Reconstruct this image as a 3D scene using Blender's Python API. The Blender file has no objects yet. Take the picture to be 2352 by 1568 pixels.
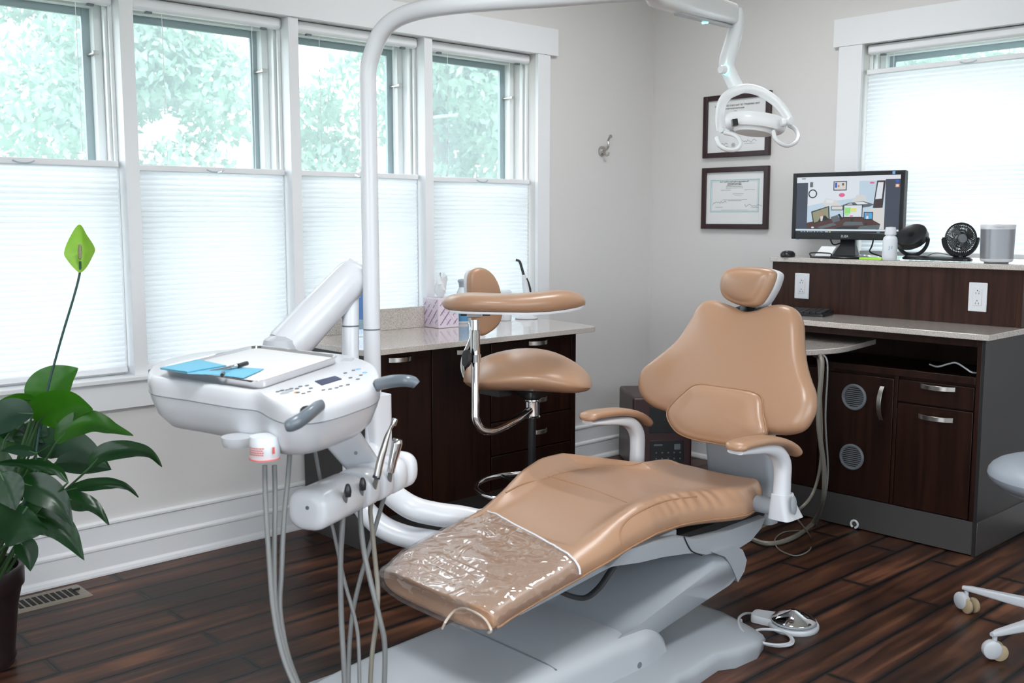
import bpy, bmesh, math, random
from mathutils import Vector, Matrix, noise
random.seed(7)
SC = bpy.context.scene
COL = SC.collection
PI = math.pi
V = Vector
# ------------------------------------------------------------------ camera frame (2352 x 1568)
FPX, PIT, YAW = 2358.2, .11999, .82233
CF = V((-math.sin(YAW)*math.cos(PIT), math.cos(YAW)*math.cos(PIT), -math.sin(PIT)))
CR = V((math.cos(YAW), math.sin(YAW), 0)); CU = CR.cross(CF)
CAM = V((3.614, -4.394, 1.27))
def ray(x, y): return CF + CR*((x-1176)/FPX) - CU*((y-784)/FPX)
def on(ax, val, x, y):            # measured point of the photo on the plane  axis = val
    d = ray(x, y); return CAM + d*((val-CAM[ax])/d[ax])
def dp(x, y, D): return CAM + ray(x, y)*D          # point at depth D
def onp(x, y, o, n):              # on any plane
    d = ray(x, y); return CAM + d*((o-CAM).dot(n)/d.dot(n))
# ------------------------------------------------------------------ materials
def mat(name, col, rough=.5, metal=0., spec=.5, bump=None, coat=0., trans=0., sub=None, emis=None, estr=0.):
    m = bpy.data.materials.new(name); m.use_nodes = True
    n = m.node_tree.nodes; l = m.node_tree.links; b = n['Principled BSDF']
    b.inputs['Base Color'].default_value = (*col, 1); b.inputs['Roughness'].default_value = rough
    b.inputs['Metallic'].default_value = metal; b.inputs['Specular IOR Level'].default_value = spec
    b.inputs['Coat Weight'].default_value = coat; b.inputs['Coat Roughness'].default_value = .22; b.inputs['Transmission Weight'].default_value = trans
    if emis: b.inputs['Emission Color'].default_value = (*emis, 1); b.inputs['Emission Strength'].default_value = estr
    if bump:
        t = n.new('ShaderNodeTexCoord'); x = n.new('ShaderNodeTexNoise'); x.inputs['Scale'].default_value = bump[0]
        x.inputs['Detail'].default_value = 3; u = n.new('ShaderNodeBump'); u.inputs['Strength'].default_value = bump[1]
        u.inputs['Distance'].default_value = bump[2] if len(bump) > 2 else .002
        l.new(t.outputs['Object'], x.inputs['Vector']); l.new(x.outputs['Fac'], u.inputs['Height']); l.new(u.outputs['Normal'], b.inputs['Normal'])
    return m
def nodes(m): return m.node_tree.nodes, m.node_tree.links, m.node_tree.nodes['Principled BSDF']
def ramp(n, pts):
    r = n.new('ShaderNodeValToRGB'); e = r.color_ramp.elements
    while len(e) < len(pts): e.new(.5)
    for i, (p, c) in enumerate(pts): e[i].position = p; e[i].color = (*c, 1)
    return r
def mapped(n, l, scale, rot=(0,0,0)):
    t = n.new('ShaderNodeTexCoord'); mp = n.new('ShaderNodeMapping'); mp.inputs['Scale'].default_value = scale
    mp.inputs['Rotation'].default_value = rot; l.new(t.outputs['Object'], mp.inputs['Vector']); return mp
M = {}
M['wall'] = mat('wall paint', (.71, .69, .68), .75, spec=.25, bump=(70, .12, .002))
M['white'] = mat('white trim paint', (.83, .84, .86), .38, spec=.4)
M['ceiling'] = mat('ceiling paint', (.8, .8, .78), .9)
M['sash'] = mat('window sash paint', (.80, .82, .82), .4)
M['storm'] = mat('grey aluminium storm frame', (.34, .42, .44), .45, metal=.2)
M['plastic'] = mat('white enamel', (.71, .725, .76), .22, spec=.5)
M['plastic_lit'] = mat('white enamel lit copy', (.88, .89, .91), .2, spec=.5)  # lighter copy of the white enamel: brightness of lit lamp parts put into colour
M['plastic2'] = mat('light grey plastic', (.53, .55, .58), .3)
M['basegrey'] = mat('grey base plastic', (.35, .375, .405), .34, spec=.5)
M['covergrey'] = mat('pale grey cover plastic', (.45, .475, .505), .3)
M['greyp'] = mat('mid grey plastic', (.15, .165, .185), .4)
M['hose'] = mat('grey tubing', (.165, .17, .17), .4)
M['hose2'] = mat('beige tubing', (.205, .19, .16), .4)
M['handle'] = mat('blue grey soft handle', (.125, .150, .175), .25)
M['black'] = mat('black plastic', (.012, .013, .015), .3)
M['dark'] = mat('dark interior', (.008, .007, .007), .7)
M['chrome'] = mat('polished chrome', (.75, .75, .77), .06, metal=1)
M['steel'] = mat('brushed steel', (.55, .53, .50), .28, metal=1)
M['kick'] = mat('brushed metal laminate', (.11, .105, .105), .36, metal=.45)
M['sidelam'] = mat('dark grey laminate', (.022, .021, .022), .36)
M['leather'] = mat('tan leather', (.42, .245, .150), .36, spec=.55, bump=(260, .10, .001), coat=.22)
M['leatherseam'] = mat('tan leather seam', (.36, .20, .11), .5)
M['bluegrey'] = mat('pale blue grey vinyl', (.33, .37, .42), .4, bump=(260, .08, .001))
M['rubber'] = mat('dark rubber', (.02, .02, .022), .6)
M['tyre'] = mat('beige caster tyre', (.42, .33, .21), .5)
M['paper'] = mat('white paper', (.8, .81, .82), .8)
M['ink'] = mat('dark ink', (.05, .055, .07), .8)
M['teal'] = mat('pale teal engraving', (.42, .60, .62), .8)
M['framewood'] = mat('dark cherry frame', (.030, .010, .012), .35)
M['bluecloth'] = mat('blue paper napkin', (.18, .52, .72), .8)
M['tissuebox'] = mat('lavender tissue box', (.74, .66, .74), .6)
M['purple'] = mat('purple print', (.42, .28, .46), .6)
M['lcd'] = mat('lcd window', (.018, .026, .085), .5, spec=.2)
M['button'] = mat('grey button', (.14, .15, .16), .4)
M['bluebtn'] = mat('blue button', (.2, .45, .8), .4)
M['orange'] = mat('orange button', (.8, .35, .05), .4)
M['led'] = mat('cyan led', (.2, .8, .8), .4, emis=(.2, 1, .9), estr=3)
M['red'] = mat('red print', (.62, .13, .11), .6)
M['bottle'] = mat('frosted bottle', (.72, .76, .80), .35)
M['bluelabel'] = mat('blue label', (.10, .28, .48), .5)
M['brochure'] = mat('blue brochure', (.08, .2, .5), .5)
M['note'] = mat('lime sticky notes', (.42, .75, .10), .7)
M['speaker'] = mat('silver speaker grille', (.36, .37, .40), .38, metal=.5, bump=(900, .3, .001))
M['pot'] = mat('dark plum pot', (.020, .011, .012), .38)
M['soil'] = mat('potting soil', (.012, .008, .005), .9)
M['stem'] = mat('plant stem', (.04, .10, .035), .5)
M['stemdark'] = mat('flower stalk', (.015, .06, .05), .5)
M['ventmetal'] = mat('taupe register metal', (.30, .26, .21), .45, metal=.3)
M['elastic'] = mat('cream elastic', (.62, .53, .43), .6)
M['navy'] = mat('navy cable', (.02, .03, .06), .5)
M['heater'] = mat('cherry heater cabinet', (.045, .018, .019), .35)
M['bark'] = mat('bark', (.16, .13, .10), .9)
M['grass'] = mat('lawn', (.15, .18, .12), .95)

def wood(name, ax, c0, c1, rough=.3):
    m = mat(name, c0, rough, spec=.3); n, l, b = nodes(m)
    sc = [26, 26, 26]; sc[ax] = 1.6
    mp = mapped(n, l, sc); x = n.new('ShaderNodeTexNoise'); x.inputs['Scale'].default_value = 1.6; x.inputs['Detail'].default_value = 5
    l.new(mp.outputs[0], x.inputs['Vector']); r = ramp(n, [(.3, c0), (.72, c1)]); l.new(x.outputs['Fac'], r.inputs[0]); l.new(r.outputs[0], b.inputs['Base Color'])
    return m
M['wood'] = wood('espresso cherry veneer', 2, (.0085, .0026, .0016), (.028, .0095, .0055), .34)
M['wood2'] = wood('cherry veneer panel', 2, (.017, .0065, .0050), (.050, .020, .0135), .36)

def floor_mat():
    m = mat('hand scraped plank floor', (.05, .02, .015), .33, spec=.30); n, l, b = nodes(m)
    mp = mapped(n, l, (1, 1, 1), (0, 0, PI/2))
    br = n.new('ShaderNodeTexBrick'); br.offset = .37; br.squash = 1
    for k, v in (('Scale', 1), ('Brick Width', 1.15), ('Row Height', .122), ('Mortar Size', .0035), ('Mortar Smooth', .35), ('Bias', 0)): br.inputs[k].default_value = v
    br.inputs['Color1'].default_value = (1, 1, 1, 1); br.inputs['Color2'].default_value = (.36, .36, .36, 1); br.inputs['Mortar'].default_value = (0, 0, 0, 1)
    l.new(mp.outputs[0], br.inputs['Vector'])
    mp2 = mapped(n, l, (15, 1.3, 1)); x = n.new('ShaderNodeTexNoise'); x.inputs['Scale'].default_value = 1.5; x.inputs['Detail'].default_value = 6; x.inputs['Distortion'].default_value = .7
    l.new(mp2.outputs[0], x.inputs['Vector'])
    r = ramp(n, [(.28, (.024, .0105, .0075)), (.5, (.098, .038, .021)), (.72, (.235, .095, .048))]); l.new(x.outputs['Fac'], r.inputs[0])
    mx = n.new('ShaderNodeMix'); mx.data_type = 'RGBA'; mx.blend_type = 'MULTIPLY'; mx.inputs[0].default_value = .62
    l.new(r.outputs[0], mx.inputs[6]); l.new(br.outputs['Color'], mx.inputs[7])
    b2 = n.new('ShaderNodeTexBrick'); b2.offset = .37; b2.squash = 1      # stained, hand scraped plank edges
    for k, v in (('Scale', 1), ('Brick Width', 1.15), ('Row Height', .122), ('Mortar Size', .022), ('Mortar Smooth', 1), ('Bias', 0)): b2.inputs[k].default_value = v
    x3 = n.new('ShaderNodeTexNoise'); x3.inputs['Scale'].default_value = 2.6; x3.inputs['Detail'].default_value = 3; l.new(mp.outputs[0], x3.inputs['Vector']); l.new(mp.outputs[0], b2.inputs['Vector'])
    r3 = ramp(n, [(.38, (.30, .30, .30)), (.60, (1, 1, 1))]); l.new(x3.outputs['Fac'], r3.inputs[0])
    m3 = n.new('ShaderNodeMix'); m3.data_type = 'RGBA'; m3.blend_type = 'MULTIPLY'; m3.inputs[0].default_value = .75; l.new(mx.outputs[2], m3.inputs[6]); l.new(r3.outputs[0], m3.inputs[7])
    m4 = n.new('ShaderNodeMix'); m4.data_type = 'RGBA'; m4.inputs[7].default_value = (.0065, .0055, .007, 1); l.new(b2.outputs['Fac'], m4.inputs[0]); l.new(m3.outputs[2], m4.inputs[6])
    m5 = n.new('ShaderNodeMix'); m5.data_type = 'RGBA'; m5.inputs[7].default_value = (.002, .002, .002, 1); l.new(br.outputs['Fac'], m5.inputs[0]); l.new(m4.outputs[2], m5.inputs[6]); l.new(m5.outputs[2], b.inputs['Base Color'])
    u = n.new('ShaderNodeBump'); u.inputs['Strength'].default_value = .35; u.inputs['Distance'].default_value = .003; u.invert = True
    x2 = n.new('ShaderNodeTexNoise'); x2.inputs['Scale'].default_value = 1.2; l.new(mp2.outputs[0], x2.inputs['Vector'])
    ad = n.new('ShaderNodeMath'); ad.operation = 'ADD'; l.new(br.outputs['Fac'], ad.inputs[0]); l.new(x2.outputs['Fac'], ad.inputs[1])
    l.new(ad.outputs[0], u.inputs['Height']); l.new(u.outputs['Normal'], b.inputs['Normal'])
    rr = n.new('ShaderNodeMapRange'); rr.inputs[3].default_value = .27; rr.inputs[4].default_value = .5; l.new(x.outputs['Fac'], rr.inputs[0]); l.new(rr.outputs[0], b.inputs['Roughness'])
    return m
M['floor'] = floor_mat()
def stone():
    m = mat('speckled quartz', (.5, .45, .4), .16, spec=.5, coat=.6); m.node_tree.nodes['Principled BSDF'].inputs['Coat Roughness'].default_value = .04; n, l, b = nodes(m)
    mp = mapped(n, l, (1, 1, 1)); x = n.new('ShaderNodeTexNoise'); x.inputs['Scale'].default_value = 430; x.inputs['Detail'].default_value = 2
    l.new(mp.outputs[0], x.inputs['Vector']); r = ramp(n, [(.40, (.40, .335, .295)), (.5, (.58, .53, .49)), (.60, (.68, .645, .61))]); l.new(x.outputs['Fac'], r.inputs[0]); l.new(r.outputs[0], b.inputs['Base Color'])
    return m
M['stone'] = stone()
def leafmat(name, c, c2, tr, rough=.32):
    m = bpy.data.materials.new(name); m.use_nodes = True; n = m.node_tree.nodes; l = m.node_tree.links; n.clear()
    o = n.new('ShaderNodeOutputMaterial'); p = n.new('ShaderNodeBsdfPrincipled'); t = n.new('ShaderNodeBsdfTranslucent'); mx = n.new('ShaderNodeMixShader')
    tc = n.new('ShaderNodeTexCoord'); w = n.new('ShaderNodeTexNoise'); w.inputs['Scale'].default_value = 14; l.new(tc.outputs['Object'], w.inputs['Vector'])
    r = ramp(n, [(.35, c), (.65, c2)]); l.new(w.outputs['Fac'], r.inputs[0]); l.new(r.outputs[0], p.inputs['Base Color'])
    p.inputs['Roughness'].default_value = rough; t.inputs['Color'].default_value = (*tr, 1); mx.inputs[0].default_value = .35
    l.new(p.outputs[0], mx.inputs[1]); l.new(t.outputs[0], mx.inputs[2]); l.new(mx.outputs[0], o.inputs[0]); return m
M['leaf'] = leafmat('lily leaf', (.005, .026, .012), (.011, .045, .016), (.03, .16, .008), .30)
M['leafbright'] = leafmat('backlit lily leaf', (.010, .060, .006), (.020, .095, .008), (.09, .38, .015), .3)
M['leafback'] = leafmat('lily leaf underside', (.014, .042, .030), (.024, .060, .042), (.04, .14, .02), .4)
M['spathe'] = leafmat('lily spathe', (.22, .45, .05), (.32, .55, .10), (.40, .75, .08), .5)
M['spadix'] = mat('spadix', (.30, .30, .17), .8, bump=(260, 1, .004))
M['foliage'] = leafmat('tree foliage', (.12, .24, .17), (.26, .40, .29), (.20, .38, .24), .6)
def thin_glass(name, tint, gl=.08, veil=0., veilcol=(.80, .93, .97)):
    m = bpy.data.materials.new(name); m.use_nodes = True; n = m.node_tree.nodes; l = m.node_tree.links; n.clear()
    o = n.new('ShaderNodeOutputMaterial'); t = n.new('ShaderNodeBsdfTransparent'); t.inputs[0].default_value = (*tint, 1)
    g = n.new('ShaderNodeBsdfGlossy'); g.inputs['Roughness'].default_value = .02; mx = n.new('ShaderNodeMixShader'); mx.inputs[0].default_value = gl
    l.new(t.outputs[0], mx.inputs[1]); l.new(g.outputs[0], mx.inputs[2]); out = mx
    if veil:
        d = n.new('ShaderNodeBsdfTranslucent'); d.inputs[0].default_value = (*veilcol, 1); m2 = n.new('ShaderNodeMixShader'); m2.inputs[0].default_value = veil
        l.new(mx.outputs[0], m2.inputs[1]); l.new(d.outputs[0], m2.inputs[2]); out = m2
    l.new(out.outputs[0], o.inputs[0]); return m
M['glass'] = thin_glass('window glass', (.96, .97, .975))
M['screen'] = thin_glass('insect screen', (1, 1, 1), 0., .13)
def fabric():
    m = bpy.data.materials.new('cellular shade fabric'); m.use_nodes = True; n = m.node_tree.nodes; l = m.node_tree.links; n.clear()
    o = n.new('ShaderNodeOutputMaterial'); t = n.new('ShaderNodeBsdfTranslucent'); t.inputs[0].default_value = (.80, .825, .85, 1)
    d = n.new('ShaderNodeBsdfDiffuse'); d.inputs[0].default_value = (.88, .885, .90, 1); mx = n.new('ShaderNodeMixShader'); mx.inputs[0].default_value = .5
    l.new(d.outputs[0], mx.inputs[1]); l.new(t.outputs[0], mx.inputs[2]); l.new(mx.outputs[0], o.inputs[0]); return m
M['shade'] = fabric()
def plastic_film():
    m = bpy.data.materials.new('clear vinyl sleeve'); m.use_nodes = True; n = m.node_tree.nodes; l = m.node_tree.links; n.clear()
    o = n.new('ShaderNodeOutputMaterial'); t = n.new('ShaderNodeBsdfTransparent'); t.inputs[0].default_value = (.97, .97, .97, 1)
    g = n.new('ShaderNodeBsdfGlossy'); g.inputs['Roughness'].default_value = .05
    d = n.new('ShaderNodeBsdfDiffuse'); d.inputs[0].default_value = (.8, .8, .84, 1)
    fr = n.new('ShaderNodeFresnel'); fr.inputs[0].default_value = 1.5; m1 = n.new('ShaderNodeMixShader'); m2 = n.new('ShaderNodeMixShader'); m2.inputs[0].default_value = .045
    tc = n.new('ShaderNodeTexCoord'); x = n.new('ShaderNodeTexNoise'); x.inputs['Scale'].default_value = 13; x.inputs['Detail'].default_value = 1; x.inputs['Distortion'].default_value = 1.5
    u = n.new('ShaderNodeBump'); u.inputs['Strength'].default_value = .5; u.inputs['Distance'].default_value = .012
    l.new(tc.outputs['Object'], x.inputs['Vector']); l.new(x.outputs['Fac'], u.inputs['Height']); l.new(u.outputs[0], g.inputs['Normal']); l.new(u.outputs[0], fr.inputs['Normal'])
    m1.inputs[0].default_value = .21; l.new(t.outputs[0], m1.inputs[1]); l.new(g.outputs[0], m1.inputs[2])
    l.new(m1.outputs[0], m2.inputs[1]); l.new(d.outputs[0], m2.inputs[2]); l.new(m2.outputs[0], o.inputs[0]); return m
M['film'] = plastic_film()
M['hem'] = mat('clear vinyl hem', (.75, .75, .78), .25)
M['clear'] = thin_glass('clear acrylic', (.86, .92, .95), .15)
# ------------------------------------------------------------------ mesh builder
def frame(t):
    t = t.normalized(); a = V((0, 0, 1)) if abs(t.z) < .9 else V((1, 0, 0))
    x = t.cross(a).normalized(); return x, t.cross(x).normalized()
def cr(pts, n=6, closed=False):    # smooth path through points
    P = [V(p) for p in pts]; out = []; m = len(P)
    rng = range(m) if closed else range(m-1)
    for i in rng:
        if closed: a, b, c, d = P[i-1], P[i], P[(i+1) % m], P[(i+2) % m]
        else: a = P[max(i-1, 0)]; b = P[i]; c = P[i+1]; d = P[min(i+2, m-1)]
        for k in range(n):
            t = k/n; out.append(.5*((2*b)+(c-a)*t+(2*a-5*b+4*c-d)*t*t+(3*b-a-3*c+d)*t**3))
    if not closed: out.append(P[-1])
    return out
def lerpl(vals, t):               # piecewise linear of [(t,v)]
    if t <= vals[0][0]: return vals[0][1]
    for (a, x), (b, y) in zip(vals, vals[1:]):
        if t <= b: return x+(y-x)*(t-a)/(b-a)
    return vals[-1][1]
def roundpoly(c, r, n=5):         # closed polygon with rounded corners, any dimension
    c = [V(p) for p in c]; out = []
    rr = r if isinstance(r, (list, tuple)) else [r]*len(c)
    for i, p in enumerate(c):
        a = c[i-1]-p; b = c[(i+1) % len(c)]-p; q = min(rr[i], a.length*.49, b.length*.49)
        A = p+a.normalized()*q; B = p+b.normalized()*q
        for k in range(n+1):
            t = k/n; out.append(A*(1-t)**2+p*2*t*(1-t)+B*t*t)
    return out
class MB:
    def __init__(s): s.v = []; s.f = []; s.mi = []; s.cur = 0
    def add(s, vs, fs):
        o = len(s.v); s.v += [V(p) for p in vs]; s.f += [tuple(i+o for i in f) for f in fs]; s.mi += [s.cur]*len(fs); return s
    def box(s, lo, hi, Mx=None):
        x0, y0, z0 = lo; x1, y1, z1 = hi
        vs = [V(p) for p in ((x0,y0,z0),(x1,y0,z0),(x1,y1,z0),(x0,y1,z0),(x0,y0,z1),(x1,y0,z1),(x1,y1,z1),(x0,y1,z1))]
        if Mx is not None: vs = [Mx @ p for p in vs]
        return s.add(vs, [(0,3,2,1),(4,5,6,7),(0,1,5,4),(1,2,6,5),(2,3,7,6),(3,0,4,7)])
    def loft(s, rings, cap0=True, cap1=True, closed=True, loop=False):
        n = len(rings[0]); vs = [p for r in rings for p in r]; fs = []
        m = len(rings)
        for i in range(m if loop else m-1):
            j = (i+1) % m
            for k in range(n if closed else n-1):
                q = (k+1) % n; fs.append((i*n+k, i*n+q, j*n+q, j*n+k))
        if closed and not loop:
            if cap0: fs.append(tuple(range(n-1, -1, -1)))
            if cap1: fs.append(tuple((m-1)*n+k for k in range(n)))
        return s.add(vs, fs)
    def tube(s, path, r, seg=12, closed=False, flat=1., up=None):
        path = [V(p) for p in path]; m = len(path); rings = []; X = None
        for i, p in enumerate(path):
            if closed: t = path[(i+1) % m]-path[i-1]
            else: t = path[min(i+1, m-1)]-path[max(i-1, 0)]
            if t.length < 1e-9: t = V((0, 0, 1))
            t.normalize()
            if up is not None: X = (V(up)-t*V(up).dot(t)).normalized()
            elif X is None: X = frame(t)[0]
            else: X = (X-t*X.dot(t)).normalized()
            Y = t.cross(X); rr = r[i] if isinstance(r, (list, tuple)) else r
            rings.append([p+X*math.cos(2*PI*k/seg)*rr+Y*math.sin(2*PI*k/seg)*rr*flat for k in range(seg)])
        return s.loft(rings, loop=closed)
    def lathe(s, prof, c=(0, 0, 0), axis=(0, 0, 1), seg=28, sx=1., sy=1., xdir=None):
        c = V(c); a = V(axis).normalized()
        X, Y = frame(a)
        if xdir is not None: X = (V(xdir)-a*V(xdir).dot(a)).normalized(); Y = a.cross(X)
        rings = [[c+a*h+X*(math.cos(2*PI*k/seg)*max(r, 1e-5)*sx)+Y*(math.sin(2*PI*k/seg)*max(r, 1e-5)*sy) for k in range(seg)] for r, h in prof]
        return s.loft(rings)
    def prism(s, poly, d):            # extrude a closed 3-D polygon along d
        d = V(d); return s.loft([[V(p) for p in poly], [V(p)+d for p in poly]])
    def pillow(s, poly, c, w, tf, tb, s0=.8, k=9, edge=.5):
        # cushion: outline poly (3-D, planar), centre c, front normal w, front bulge tf, back tb
        c = V(c); w = V(w).normalized(); rings = []
        n = 6
        for i in range(n, 0, -1):
            a = PI/2*i/n; q = s0+(1-s0)*math.cos(a)
            rings.append([c+(V(p)-c)*q-w*tb*math.sin(a) for p in poly])
        for i in range(0, n+1):
            a = PI/2*i/n; q = s0+(1-s0)*math.cos(a)
            rings.append([c+(V(p)-c)*q+w*tf*math.sin(a)*edge_mix(i/n, edge) for p in poly])
        for i in range(1, k):
            q = s0*(1-i/k); rings.append([c+(V(p)-c)*q+w*tf*(edge+(1-edge)*math.sqrt(max(0, 1-(q/s0)**2)))/1 for p in poly])
        return s.loft(rings)
    def build(s, name, m, parent=None, bevel=0., seg=2, smooth=True, sub=0, angle=40, loc=None, solid=0.):
        L = V(loc) if loc is not None else (root_loc(parent) if parent is not None else V((0, 0, 0)))
        me = bpy.data.meshes.new(name); me.from_pydata([p-L for p in s.v], [], s.f)
        ms = m if isinstance(m, (list, tuple)) else [m]
        for q in ms: me.materials.append(M[q] if isinstance(q, str) else q)
        if len(ms) > 1: me.polygons.foreach_set('material_index', s.mi)
        bm = bmesh.new(); bm.from_mesh(me); bmesh.ops.recalc_face_normals(bm, faces=bm.faces[:]); bm.to_mesh(me); bm.free()
        me.update(); o = bpy.data.objects.new(name, me); COL.objects.link(o)
        if parent is not None: o.parent = parent
        else: o.location = L
        if smooth:
            me.polygons.foreach_set('use_smooth', [True]*len(me.polygons))
            me.set_sharp_from_angle(angle=math.radians(angle))
        if solid: q = o.modifiers.new('s', 'SOLIDIFY'); q.thickness = solid; q.offset = 0
        if bevel: q = o.modifiers.new('b', 'BEVEL'); q.width = bevel; q.segments = seg; q.limit_method = 'ANGLE'; q.angle_limit = .6
        if sub: q = o.modifiers.new('u', 'SUBSURF'); q.levels = sub; q.render_levels = sub
        return o
def edge_mix(t, e): return e+(0)*t
def root_loc(o):
    while o.parent is not None: o = o.parent
    return o.location.copy()
def tag(o, label=None, cat=None, group=None, kind=None):
    if label: o['label'] = label
    if cat: o['category'] = cat
    if group: o['group'] = group
    if kind: o['kind'] = kind
    return o
def thing(name, label, cat, loc, group=None, kind=None):
    o = bpy.data.objects.new(name, None); o.empty_display_size = .05; COL.objects.link(o); o.location = V(loc)
    return tag(o, label, cat, group, kind)
def box(name, m, lo, hi, parent=None, bevel=.002, loc=None, **k):
    if parent is None and loc is None: loc = ((lo[0]+hi[0])/2, (lo[1]+hi[1])/2, min(lo[2], hi[2]))
    return MB().box(lo, hi).build(name, m, parent, bevel=bevel, loc=loc, smooth=bevel > 0, **k)
def struct(o, label=None): o['kind'] = 'structure'; return o
def text_mb(mb, s, size, o, xd, yd, space=1., ex=.0004, shear=0., align='CENTER'):
    cu = bpy.data.curves.new('t', 'FONT'); cu.body = s; cu.size = size; cu.align_x = align; cu.space_character = space; cu.extrude = ex; cu.shear = shear; cu.resolution_u = 2
    ob = bpy.data.objects.new('t', cu); COL.objects.link(ob); dg = bpy.context.evaluated_depsgraph_get(); dg.update()
    me = bpy.data.meshes.new_from_object(ob.evaluated_get(dg)); xd = V(xd).normalized(); yd = V(yd).normalized(); nn = xd.cross(yd)
    mb.add([V(o)+xd*p.co.x+yd*p.co.y+nn*p.co.z for p in me.vertices], [tuple(f.vertices) for f in me.polygons])
    bpy.data.objects.remove(ob); bpy.data.curves.remove(cu); bpy.data.meshes.remove(me)
def quadp(mb, pts, t, n):              # a thin tile on 4 points, raised t along n
    n = V(n); mb.prism([V(p) for p in pts], n*t)
SKY_E, SUN_E, CEIL_E, SCR_E, EXPO = 5.0, 3.6, 45.0, .60, 0.34
# ================================================================== ROOM
XR, YF, ZC = 4.9, -5.9, 2.62
struct(MB().box((-.24, YF-.16, -.12), (XR+.16, .24, 0)).build('floor', 'floor', loc=(0, 0, 0), smooth=False))
struct(MB().box((-.24, YF-.16, ZC), (XR+.16, .24, ZC+.1)).build('ceiling', 'ceiling', loc=(0, 0, ZC), smooth=False))
WY = [(-3.56, -2.90), (-2.85, -2.235), (-2.19, -1.565), (-1.52, -.885)]      # the four openings of the window wall
ZS, ZH = .69, 2.046
w = MB(); w.box((-.24, YF, 0), (0, .0, ZS)); w.box((-.24, YF, ZH), (0, 0, ZC)); w.box((-.24, YF, ZS), (0, WY[0][0], ZH)); w.box((-.24, WY[3][1], ZS), (0, 0, ZH))
struct(w.build('wall_left', 'wall', smooth=False))
BX0, BX1, BZ0, BZ1 = 1.215, 2.15, .92, 2.043
w = MB(); w.box((-.24, 0, 0), (XR, .24, BZ0)); w.box((-.24, 0, BZ1), (XR, .24, ZC)); w.box((-.24, 0, BZ0), (BX0, .24, BZ1)); w.box((BX1, 0, BZ0), (XR, .24, BZ1))
struct(w.build('wall_back', 'wall', smooth=False))
RY0, RY1, RZ0, RZ1 = -4.7, -1.7, .55, 2.2          # unseen window added in the right wall for more front light
w = MB(); w.box((XR, YF, 0), (XR+.16, .16, RZ0)); w.box((XR, YF, RZ1), (XR+.16, .16, ZC)); w.box((XR, YF, RZ0), (XR+.16, RY0, RZ1)); w.box((XR, RY1, RZ0), (XR+.16, .16, RZ1))
struct(w.build('wall_right', 'wall', smooth=False))
r = thing('window_6', None, None, (XR+.08, (RY0+RY1)/2, RZ0), kind='structure'); mb = MB()
for a, b, c_, d in ((RY0, RZ0, RY0+.06, RZ1), (RY1-.06, RZ0, RY1, RZ1), (RY0+.06, RZ0, RY1-.06, RZ0+.06), (RY0+.06, RZ1-.06, RY1-.06, RZ1), ((RY0+RY1)/2-.03, RZ0+.06, (RY0+RY1)/2+.03, RZ1-.06)): mb.box((XR+.06, a, b), (XR+.10, c_, d))
mb.build('sash_frame', 'sash', r, bevel=.003); MB().box((XR+.075, RY0+.05, RZ0+.05), (XR+.078, RY1-.05, RZ1-.05)).build('pane', 'glass', r, smooth=False)
FX0, FX1 = 2.0, 4.4                                   # unseen glazed opening added behind the camera as front fill light
w = MB(); w.box((-.16, YF-.16, 0), (FX0, YF, ZC)); w.box((FX1, YF-.16, 0), (XR+.16, YF, ZC)); w.box((FX0, YF-.16, 0), (FX1, YF, .2)); w.box((FX0, YF-.16, 2.2), (FX1, YF, ZC))
struct(w.build('wall_front', 'wall', smooth=False))
r = thing('window_7', None, None, ((FX0+FX1)/2, YF-.08, .2), kind='structure'); mb = MB()
for a, b, c_, d in ((FX0, .2, FX0+.06, 2.2), (FX1-.06, .2, FX1, 2.2), (FX0+.06, .2, FX1-.06, .26), (FX0+.06, 2.14, FX1-.06, 2.2), (3.17, .26, 3.23, 2.14)): mb.box((a, YF-.10, b), (c_, YF-.06, d))
mb.build('sash_frame', 'sash', r, bevel=.003); MB().box((FX0+.05, YF-.078, .25), (FX1-.05, YF-.075, 2.15)).build('pane', 'glass', r, smooth=False)

def profile_run(name, prof, a, b, out, m='white'):     # a moulding: profile (offset from wall, z) swept a -> b
    mb = MB(); a = V(a); b = V(b); out = V(out)
    mb.loft([[p+out*o+V((0, 0, z)) for o, z in prof] for p in (a, b)])
    return struct(mb.build(name, m, smooth=False, bevel=.0015, loc=(a+b)/2))
BP = [(0, 0), (.030, 0), (.030, .008), (.026, .018), (.018, .026), (.018, .090), (.021, .094), (.021, .102), (.016, .108), (.011, .110), (.011, .178), (.017, .181), (.017, .190), (.010, .196), (0, .196)]
profile_run('baseboard_left', BP, (0, YF, 0), (0, 0, 0), (1, 0, 0))
profile_run('baseboard_back', BP, (.031, 0, 0), (.93, 0, 0), (0, -1, 0))
profile_run('baseboard_right', BP, (XR, YF, 0), (XR, 0, 0), (-1, 0, 0))
# --- casings of the left windows
def trimbox(n, lo, hi): return struct(box('trim_%d' % n, 'white', lo, hi, bevel=.0015))
trimbox(1, (0, -3.74, ZH), (.024, -.752, 2.173))
trimbox(2, (0, -.885, ZS+.015), (.020, -.802, ZH))
trimbox(3, (0, -3.66, ZS+.015), (.020, -3.56, ZH))
for i, (a, b) in enumerate(zip(WY, WY[1:])): trimbox(4+i, (-.236, a[1], ZS), (.010, b[0], ZH))
struct(box('trim_7', 'white', (-.236, -3.72, ZS-.001), (.036, -.80, ZS+.016), bevel=.003))
trimbox(8, (0, -3.70, .592), (.018, -.82, ZS-.001))
# --- casing of the back window
trimbox(9, (1.072, -.024, BZ1), (2.29, 0, 2.168))
trimbox(10, (1.10, -.020, 1.095), (BX0, 0, BZ1))
trimbox(11, (BX1, -.020, 1.095), (2.26, 0, BZ1))

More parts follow.
